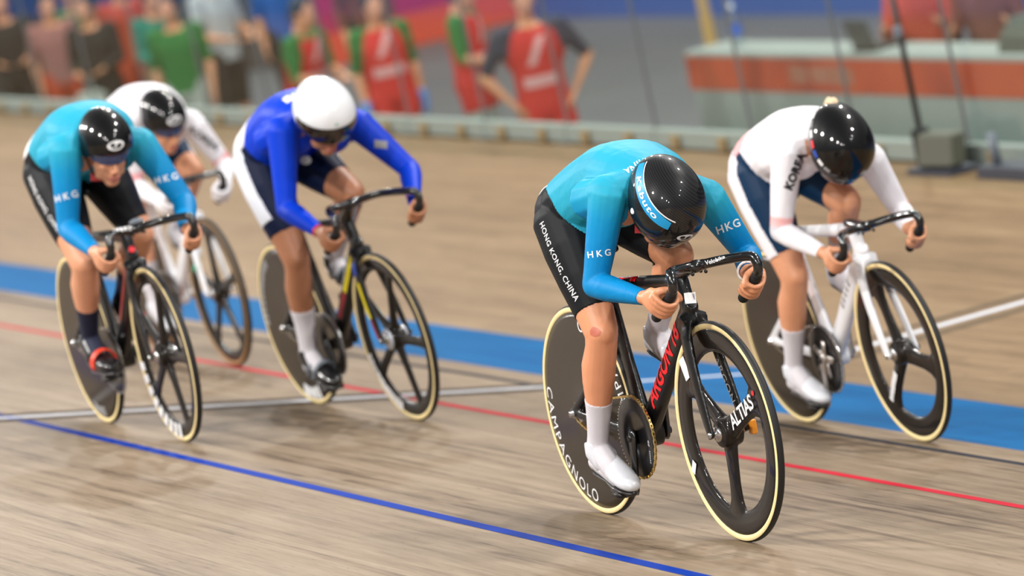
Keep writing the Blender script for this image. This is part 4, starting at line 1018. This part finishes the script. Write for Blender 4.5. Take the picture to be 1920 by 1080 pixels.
decal('lettering', text_geo('HONG KONG, CHINA', .012, 0, 1.08), hp * .61 + kn * .39 + A(.035, -.10, .03), kn - hp, np.cross(A(0, -1, 0), kn - hp), .0265, bs, M_TXT, sho, .0014)
for s in 'RL':
    ea, sa = p.J[s + 'el'], p.J[s + 'sh']
    decal('lettering', text_geo('H K G', .02), ea * .6 + sa * .4 - f_ * .05, r_ * .95 + u_ * .25, u_, .034, bj, M_TXT, jer, .0014)
decal('flag', poly_geo([(-1, -.66), (1, -.66), (1, .66), (-1, .66)]), p.sm - p.n * .10 - p.ax * .06 - p.l * .03 - f_ * .02, r_, u_, .024, bj, M_FLAG, jer, .0016)
garment(p, 'number_bib', np.where((p.grp == 0) | is_leg(p), .075 - np.linalg.norm(p.V - (p.hm + p.ax * .0 + p.n * .11 - p.l * .13), axis=1), -.05), M_BIB, .0045, 'white number bib')
hel, hfn, tm = helmet(p, M_HG, A(*p.J['head']) + p.hu * .026 - p.hf * .012, .130, .140, .106, .118, front=80, side=104, back=106, label='round glossy black racing helmet')
helm_logo(hfn, hel, 66, 4, .34); visor(p, mat('lens_blue', (44, 58, 96), .1, coat=1.0), hel, hfn, 66, 88, 108, -.012, name='sunglasses'); lips(p)
for s in (-1, 1):
    k = MB(); k.tube([hfn(s * 1.5, 1.75, -.008), p.P(.03, -.075, s * .066), p.P(.055, -.128, 0)], .005, 6); k.obj('strap', M_BLK, hel)
b = bicycle(RIG['hk2'], 'black and dark red track bike with white chequered front rim at far left', M_BLK, M_BLK, .163, 1.092, .738, CK, 5, math.radians(0), (.30, 1.045), M_RIM, clamp=(.975, .815))
along('stripe', (.78, -.05, .66), (.56, -.05, .452), .016, .016, mat('frame_red', (150, 40, 40), .35, coat=.5), b.fb, b.frame)
for i in range(9):
    a = math.radians(192 + i * 10); q = FA_ + A(math.cos(a), -.0, math.sin(a)) * .290 + A(0, -.0165, 0)
    flat_text('chequer', poly_geo([(-.75, -1), (.45, -1), (.75, 1), (-.45, 1)]), q, A(-math.sin(a), 0, math.cos(a)), .027, M_TXT, b.fw)
arc_text('print_marks', marks(5, .62, .28, .4), .045, .285, math.radians(262), RA_, 0, M_TXTG, b.rw, 0, 1, True, yd)
decal('print_marks', marks(7, .55, .22, .32), A(.985, -.06, .82), A(.1, .99, .05), A(-.6, .1, .8), .030, b.barb, M_TXT, b.bar, .001)
k = MB(); k.ell((1.0, 0, .842), ((.02, 0, 0), (0, .028, 0), (0, 0, .012))); k.obj('stem_cap', M_SILVT, b.stem)
decal('head_badge', poly_geo(circle_pts(1, 1, 14)), A(.857, 0, .73), A(.25, .95, -.08), A(-.28, .05, .95), .013, b.fb, M_RED, b.frame, .0014)
BIKES['hk2'] = b

# ---- rear rider: white and navy
CK = -55
p = rider('kor2', 'rider in white sleeves and black helmet behind the far left rider', SKIN_C, (.84, .05, -.52), CK, .0065)
r_, u_, f_ = axes_local(RIG['kor2'])
jer, JV, JTt = garment(p, 'jersey', g_jersey(p, -.12, .03, .45), M_KW, .0032, 'white long sleeved skinsuit top with gloves', keep=True)
garment(p, 'shorts', g_shorts(p, .325, .03, .45), M_KN, .0026, 'navy skinsuit legs'); side_panel(p, .325, .075, -.004, M_KW, label='white side panel')
for s, gid in (('R', 1), ('L', 2)):
    La = p.len['arm' + s][0]
    garment(p, 'sleeve_band', np.where(p.grp == gid, .025 - np.abs(p.arm - La * .84), -.05), M_PINK, .0044, 'pink sleeve band')
    garment(p, 'sock', np.where(p.grp == (3 if s == 'R' else 4), p.leg - (p.len['leg' + s][0] + .20), -.05), M_SOCKW, .0022, 'white sock')
    shoe(p, s, *p.ft[s], M_SHOEW, M_SHOEB, .008)
bj = bvh_of(JV, JTt); ea, sa = p.J['Lel'], p.J['Lsh']
decal('lettering', text_geo('KOREA', .035), ea * .36 + sa * .64 - f_ * .05, r_ * .75 - u_ * .55, u_, .045, bj, M_GREYP, jer, .0016)
hel, hfn, tm = helmet(p, M_HG, A(*p.J['head']) + p.hu * .026 - p.hf * .012, .130, .142, .106, .118, front=80, side=108, back=106, label='round glossy black racing helmet')
helm_logo(hfn, hel, 66, 4, .36); visor(p, MATS['lens_blue'], hel, hfn, 66, 88, 108, -.010, name='sunglasses'); lips(p)
b = bicycle(RIG['kor2'], 'white track bike with brown tyres ridden behind the far left rider', M_WHT, M_WHT, .120, .936, .758, CK, 5, math.radians(18), (.22, 1.05), M_RIM, M_SILV, M_SIDE2)
flat_text('sticker', poly_geo(circle_pts(1, 1.6, 12)), A(.925, -.075, .46), A(.8, 0, -.5), .012, mat('sticker_green', (40, 190, 150), .4), b.fork)
BIKES['kor2'] = b

# ------------------------------------------------------------------ infield: desk, officials, boards
M_TROUW = mat('trousers_white', (160, 166, 160), 0.8); M_VEST = mat('vest_red', (196, 30, 28), 0.7); M_GREEN = mat('shirt_green', (28, 108, 46), 0.8)
M_NAVY = mat('cloth_navy', (44, 50, 70), 0.8); M_DARK = mat('cloth_dark', (36, 32, 31), 0.85); M_WHITE = mat('cloth_white', (184, 186, 188), 0.8); M_ORANGE = mat('cloth_orange', (176, 62, 28), 0.75)
M_TEAL = mat('cloth_teal', (20, 120, 104), 0.8); M_KHAKI = mat('cloth_khaki', (120, 110, 84), 0.8); M_GLOVE = mat('glove_blue', (78, 140, 214), 0.6); M_BLUEC = mat('cloth_blue', (40, 84, 160), 0.8)
M_HAIR = mat('hair_black', (26, 22, 20), 0.5); M_CAP = mat('cap_navy', (22, 44, 84), 0.8); M_SHOED = mat('shoe_dark', (40, 40, 42), 0.6); M_VPINK = mat('vest_print', (214, 160, 160), 0.7)
def standing(x, y, face, label, top, trousers, skin=None, vest=None, sleeve=.30, h=1.0, lean=0.0, arms='down', cap=None, gloves=None, print_=None, shortleg=False, sit=False, group=None, back=False, vest_len=.20):
    skin = skin or SKIN_C; z0 = 0.0
    hz = .92 * h; J = {}
    hipz = hz if not sit else .74
    for s, sg in (('R', -1), ('L', 1)):
        J[s + 'hip'] = A(0, sg * .088, hipz)
        if sit: J[s + 'knee'] = A(.40, sg * .11, .68); J[s + 'ank'] = A(.34, sg * .11, .29)
        else: J[s + 'knee'] = A(.015, sg * .10, .49 * h); J[s + 'ank'] = A(-.01, sg * .11, .085)
        sx = lean * .5
        J[s + 'sh'] = A(sx, sg * .175 * h, hipz + .49 * h)
        if arms == 'down': el, wr = A(-.04, sg * .045, -.28), A(.05, sg * .05, -.53)
        elif arms == 'front': el, wr = A(.02, sg * .05, -.28), A(.24, -sg * .06, -.34)
        elif arms == 'hips': el, wr = A(-.06, sg * .16, -.24), A(.02, sg * .02, -.44)
        else: el, wr = A(.10, sg * .06, -.26), A(.32, sg * .02, -.20)
        J[s + 'el'] = J[s + 'sh'] + el * h; J[s + 'wr'] = J[s + 'sh'] + wr * h; J[s + 'grip'] = J[s + 'wr'] + nrm(J[s + 'wr'] - J[s + 'el']) * .09
    J['head'] = A(lean * .5 + .04, 0, hipz + .49 * h + .20 * h)
    feet = {s: (J[s + 'ank'] + A(.14, 0, -.06), J[s + 'ank'] + A(-.04, 0, -.055), J[s + 'ank'] + A(.2, 0, -.06)) for s in 'RL'}
    M = Matrix.Translation((x, y, ZI)) @ Matrix.Rotation(face, 4, 'Z')
    p = make_person('person', M, J, (.98, 0, -.2), (.2, 0, 1), skin, .013, TORSO_STAND, .98, 1.05, False, None, feet, 1.0, 3)
    setp(p.root, label, 'person', group)
    La = p.len['armR'][0]
    garment(p, 'shirt', g_jersey(p, p.len['armR'][0] + p.len['armR'][1] - sleeve, -.03), top, .008)
    garment(p, 'trousers', g_shorts(p, .42 if shortleg else .80, -.01), trousers, .010)
    if vest:
        gv = np.where(is_arm(p), -.01 - p.arm, np.where(is_leg(p), .20 - p.leg, p.along + vest_len))
        gv = np.where(p.grp == 5, -.05, gv)
        gv = np.where((p.grp == 0), np.minimum(gv, p.L + .01 - p.along), gv)
        v, VV, VT = garment(p, 'vest', gv, vest, .020, 'red bib vest', keep=True)
        if print_:
            bv = bvh_of(VV, VT); d = -1 if back else 1
            c = p.hm + A(d * .16, 0, .20); u = A(0, d, 0)
            decal('vest_panel', poly_geo([(-1, -.3), (1, -.3), (1, .3), (-1, .3)]), c + A(0, 0, -.01), u, A(0, 0, 1), .125, bv, print_, v, .004)
            decal('sash', poly_geo([(-.75, -.75), (-.2, -.75), (.75, 1), (.2, 1)]), c + A(0, .0, .185), u, A(0, 0, 1), .11, bv, print_, v, .004)
    for s in 'RL':
        b, hl_, t = feet[s]; k = MB(); k.limb(hl_ + A(0, 0, .018), t + A(0, 0, .012), A(0, 0, 1), [(-.08, .02, .02), (.1, .038, .040), (.5, .042, .036), (.85, .044, .028), (1.05, .02, .014)], 12); k.obj('shoe', M_SHOED, p.root)
        if gloves: garment(p, 'glove', np.where(p.grp == (1 if s == 'R' else 2), p.arm - (p.len['arm' + s][0] + p.len['arm' + s][1] - .03), -.05), gloves, .012)
    k = MB(); k.ell(p.P(-.022, .035), (p.hf * .098, p.hl * .088, p.hu * .100)); k.ell(p.P(-.055, -.02), (p.hf * .06, p.hl * .078, p.hu * .07)); k.obj('cap' if cap else 'hair', cap or M_HAIR, p.root)
    return p
TOC = math.atan2(-8.2 - 6.5, 13.5 + 25)   # facing the camera side
G_ = 'officials in red vests on the infield'
standing(-24.28, 6.07, TOC + .2, 'official in red vest with pale trousers and blue gloves', M_GREEN, M_TROUW, vest=M_VEST, print_=M_VPINK, gloves=M_GLOVE, group=G_, lean=-.02)
standing(-23.56, 6.47, TOC + 1.2, 'official in red vest seen side on between two other red vests', M_GREEN, M_TROUW, vest=M_VEST, print_=M_VPINK, arms='front', group=G_, cap=M_CAP)
standing(-20.14, 5.58, TOC + .1, 'official in red vest with navy sleeves, nearest the desk', M_NAVY, M_KHAKI, vest=M_VEST, print_=M_VPINK, group=G_, h=1.10, arms='hips')
standing(-25.3, 5.75, TOC + .9, 'official in red vest and green sleeves just above the white helmet', M_GREEN, M_TROUW, vest=M_VEST, print_=M_VPINK, arms='front', group=G_, lean=.22)
standing(-29.7, 6.69, TOC + .8, 'person in long white shirt and dark shorts with folded forearm', M_WHITE, M_DARK, sleeve=.28, arms='front', h=1.10, shortleg=True)
standing(-28.5, 5.9, TOC - .2, 'person in green shirt and pale trousers standing left of the white shirt', M_GREEN, M_TROUW, h=1.02)
standing(-30.5, 6.42, TOC + .5, 'person in teal top with pale sleeve beside the green shirt', M_TEAL, M_KHAKI, sleeve=.5, arms='front')
standing(-31.2, 6.06, TOC - .3, 'person in dark jacket holding a pale bag', M_DARK, M_DARK, sleeve=.52, arms='front')
standing(-33.6, 6.7, TOC + .3, 'person in green shirt between the two dark jackets at far left', M_GREEN, M_KHAKI)
standing(-34.0, 6.15, TOC + .1, 'person in dark jacket at the left edge of the infield', M_DARK, M_DARK, sleeve=.52, arms='front', h=1.02)
standing(-33.1, 7.0, TOC + .2, 'person in orange overalls behind the dark jacket with the bag', M_ORANGE, M_ORANGE, sleeve=.5)
standing(-32.6, 6.15, TOC + .2, 'person in orange trousers and pale pink top at far left', mat('cloth_rose', (150, 100, 96), .8), M_ORANGE, sleeve=.3)
standing(-31.4, 7.9, TOC + .2, 'person in blue shirt and dark trousers behind the officials', M_BLUEC, M_DARK)
standing(-30.4, 8.3, TOC + .2, 'person in brown jacket and dark trousers behind the blue shirt', mat('cloth_brown', (110, 62, 48), .85), M_DARK, sleeve=.5)
k = MB(); k.bbox((0, 0, .17), (.16, .10, .17), .03); k.tube([(-.08, 0, .33), (-.06, 0, .44), (.06, 0, .44), (.08, 0, .33)], .012, 8)
bg = k.obj('carry_bag', mat('bag_pale', (150, 156, 150), .7), None); bg.location = (-30.80, 5.80, ZI + .58); setp(bg, 'pale carry bag held by the person in dark jacket', 'bag')
# desk
DX0, DX1, DY, DZ = -20.8, -12.0, 7.0, -0.34
dk = setp(empty('officials_desk', loc=(DX0, DY, ZI)), 'long white desk with an orange banner across its front edge', 'desk')
Ld = DX1 - DX0; Hd = DZ - ZI
k = MB(); k.bbox((Ld / 2, .15, Hd - .02), (Ld / 2, .18, .02), .006); k.obj('desk_top', mat('desk_pale', (150, 160, 156), .5, spec=.2), dk, False)
nP = 6
for i in range(nP):
    k = MB(); k.box((Ld * (i + .5) / nP, 0, (Hd - .24) / 2), (Ld / nP / 2 - .004, .012, (Hd - .24) / 2)); k.obj('front_panel', mat('desk_white', (140, 150, 146), .6, spec=.2), dk, False)
k = MB(); k.box((0, .15, (Hd - .05) / 2), (.015, .14, (Hd - .05) / 2)); k.obj('side_panel', MATS['desk_white'], dk, False)
k = MB(); k.box((Ld / 2 - .01, -.012, Hd - .15), (Ld / 2 + .02, .014, .125)); bn = k.obj('banner', ramp_mat('banner_orange', ((.3, (140, 46, 22)), (.5, (178, 68, 30)), (.75, (190, 84, 36))), (1.4, 1.4, 1.4), rough=.6), dk, False)
k = MB(); k.box((-.028, .15, Hd - .15), (.012, .17, .125)); k.obj('banner_end', MATS['banner_orange'], dk, False)
tg = marks(3, .62, .28, .22)
mesh_obj('print_marks', [(2.1 + a * .55, -.0275, Hd - .15 + b_ * .30) for a, b_ in tg[0]], tg[1], mat('banner_print', (160, 104, 84), .6), bn, smooth=False)
# things on and behind the desk
k = MB(); k.lathe([(.001, -.11), (.033, -.11), (.034, .02), (.030, .05), (.013, .08), (.013, .10), (.001, .10)], (0, 0, 0), 20); V = [(a, c, b_ + .11) for a, b_, c in k.V]
bt = mesh_obj('water_bottle', V, k.F, clear_mat('bottle_clear', (.86, .92, .95), .15)); bt.location = (-20.25, 7.14, DZ + .001); bt.scale = (1.3, 1.3, 1.3); setp(bt, 'clear water bottle with blue label on the desk', 'bottle')
k = MB(); k.lathe([(.0345, -.05), (.0350, -.048), (.0350, .008), (.0345, .01)], (0, 0, 0), 20); mesh_obj('bottle_label', [(a, c, b_ + .11) for a, b_, c in k.V], k.F, mat('label_blue', (36, 98, 200), .5), bt)
k = MB(); k.lathe([(.001, .098), (.016, .098), (.016, .122), (.001, .122)], (0, 0, 0), 14); mesh_obj('bottle_cap', [(a, c, b_ + .11) for a, b_, c in k.V], k.F, M_TXT, bt)
lp = setp(empty('laptop', loc=(-18.1, 7.16, DZ + .001)), 'dark open laptop at the right end of the desk', 'laptop')
k = MB(); k.bbox((0, 0, .009), (.17, .12, .008), .003); k.obj('keyboard_base', M_DARK, lp, False)
k = MB(); k.bbox((0, -.13, .115), (.17, .005, .105), .003, ((1, 0, 0), (0, .96, .26), (0, -.26, .96))); k.obj('screen_lid', mat('laptop_lid', (66, 72, 68), .4), lp, False)
bx = setp(empty('storage_case', loc=(-15.95, 7.16, DZ + .001)), 'dark low storage case on the desk at the right edge', 'case')
k = MB(); k.rings([np.array([(a * s_, b_ * s_, z) for a, b_ in ((-.25, -.13), (.25, -.13), (.25, .13), (-.25, .13))]) for z, s_ in ((.001, 1), (.10, .9), (.22, .5))]); k.obj('case_body', mat('case_dark', (70, 80, 70), .6), bx, False)
for xx, lab, tp in ((-19.2, 'seated person in orange top behind the desk, left of the pair', M_ORANGE), (-18.2, 'seated person in brown top behind the desk, right of the pair', MATS['cloth_brown'])):
    standing(xx, 8.05, TOC - .3, lab, tp, M_DARK, sit=True, sleeve=.5, arms='reach')
    ch = setp(empty('tall_chair', Matrix.Translation((xx - .02, 8.07, ZI)) @ Matrix.Rotation(TOC - .3, 4, 'Z')), 'tall dark chair under the ' + lab.split(' behind')[0], 'chair')
    k = MB(); k.bbox((.06, 0, .615), (.21, .21, .015), .006); k.obj('seat', M_DARK, ch, False)
    k = MB(); k.bbox((-.20, 0, .94), (.012, .20, .14), .006); k.obj('backrest', M_DARK, ch, False)
    for a in (-.16, .26):
        for s_ in (-.19, .19):
            k = MB(); k.tube([(a, s_, .001), (a * .95, s_, .60)] if a > 0 else [(a, s_, .001), (a - .04, s_, 1.08)], .012, 8); k.obj('leg', M_STEEL, ch)
yp = setp(empty('yellow_post', loc=(-21.5, 7.5, ZI)), 'slim yellow post standing behind the left end of the desk', 'post')
k = MB(); k.bbox((0, 0, .9), (.035, .035, .9), .008); k.obj('shaft', mat('post_yellow', (196, 160, 92), .5), yp, False)
k = MB(); k.bbox((0, 0, .012), (.12, .12, .012), .004); k.obj('foot_plate', M_DARK, yp, False)
# dark monitor box on a pole by the barrier, on the apron edge
mo = setp(empty('course_monitor', loc=(-11.02, FY - .17, ground(FY - .17))), 'black box with a tall black pole standing against the barrier at right', 'equipment')
k = MB(); k.bbox((.16, -.01, .125), (.16, .05, .085), .012, ((1, .1, 0), (-.1, 1, 0), (.0, .15, 1))); k.obj('box_body', mat('box_olive', (84, 86, 74), .6), mo, False)
k = MB(); k.box((.12, .0, .015), (.24, .09, .015)); k.obj('base_plate', mat('box_base', (54, 58, 70), .5), mo, False)
k = MB(); k.tube([(-.06, 0, .02), (-.06, 0, 1.25)], .016, 10); k.obj('pole', mat('pole_black', (30, 32, 32), .5), mo)
k = MB(); k.bbox((-.06, -.01, .74), (.022, .02, .03), .006); k.obj('clamp', M_SILVT, mo, False)
k = MB(); k.bbox((-.06, .0, .13), (.02, .05, .10), .01); k.obj('side_frame', MATS['pole_black'], mo, False)
cs = setp(empty('cable_reel', loc=(-10.3, FY - .17, ground(FY - .17))), 'grey cable reel on a dark base beside the black box', 'equipment')
k = MB(); k.tube([(.0, 0, .06), (.0, 0, .22)], .025, 12); k.obj('spindle', M_SILVT, cs)
k = MB(); k.box((.22, 0, .03), (.30, .08, .03)); k.obj('base_plate', MATS['box_base'], cs, False)
# boards at the far side of the infield
def board(x0, y0, x1, y1, z0, z1, label, stops):
    a, b_ = A(x0, y0, 0), A(x1, y1, 0); u = nrm(b_ - a); L = np.linalg.norm(b_ - a); root = setp(empty('advertising_board', loc=(x0, y0, ZI)), label, 'board', None)
    nb = len(stops)
    for i, (c, za, zb) in enumerate(stops):
        k = MB(); c0 = u * L * (0 if isinstance(c, str) else 0); k.box(u * L / 2 + A(0, 0, z0 + (z1 - z0) * (za + zb) / 2), (L / 2, .02, (z1 - z0) * (zb - za) / 2 - .002), (u, (-u[1], u[0], 0), (0, 0, 1)))
        k.obj('board_panel', c, root, False)
    for t_ in (.02, .5, .98):
        k = MB(); k.box(u * L * t_ + A(-u[1], u[0], 0) * .05 + A(0, 0, z1 / 2), (.03, .03, z1 / 2)); k.obj('post', M_DARK, root, False)
M_BRD = [mat('board_magenta', (190, 40, 96), .6), mat('board_orange', (236, 84, 60), .6), mat('board_purple', (128, 44, 100), .6), mat('board_violet', (66, 84, 146), .6), mat('board_navy', (36, 52, 104), .6)]
M_BRD += [mat('board_dark', (62, 56, 56), .7), mat('board_grey', (92, 90, 92), .7)]
board(-37.05, 10.3, -37.05, 12.42, .0, 2.0, 'magenta and orange advertising board standing across the infield', [(M_BRD[1], 0, .17), (M_BRD[0], .17, .42), (M_BRD[2], .42, 1)])
board(-36.9, 12.5, 6.0, 13.3, .0, 1.0, 'violet and navy advertising board behind the desk', [(M_BRD[3], 0, .6), (M_BRD[4], .6, 1)])
board(-46.0, 7.1, -37.3, 10.8, .0, 1.9, 'dark board with blue top behind the people at left', [(M_BRD[5], 0, .45), (M_BRD[4], .45, .75), (M_BRD[3], .75, 1)])
wb = MB(); wb.box((-45, 33, 2.0), (50, .2, 4.0)); setp(wb.obj('wall_far', mat('far_wall', (70, 72, 84), .8), None, False), kind='structure', label='dark far wall of the hall')
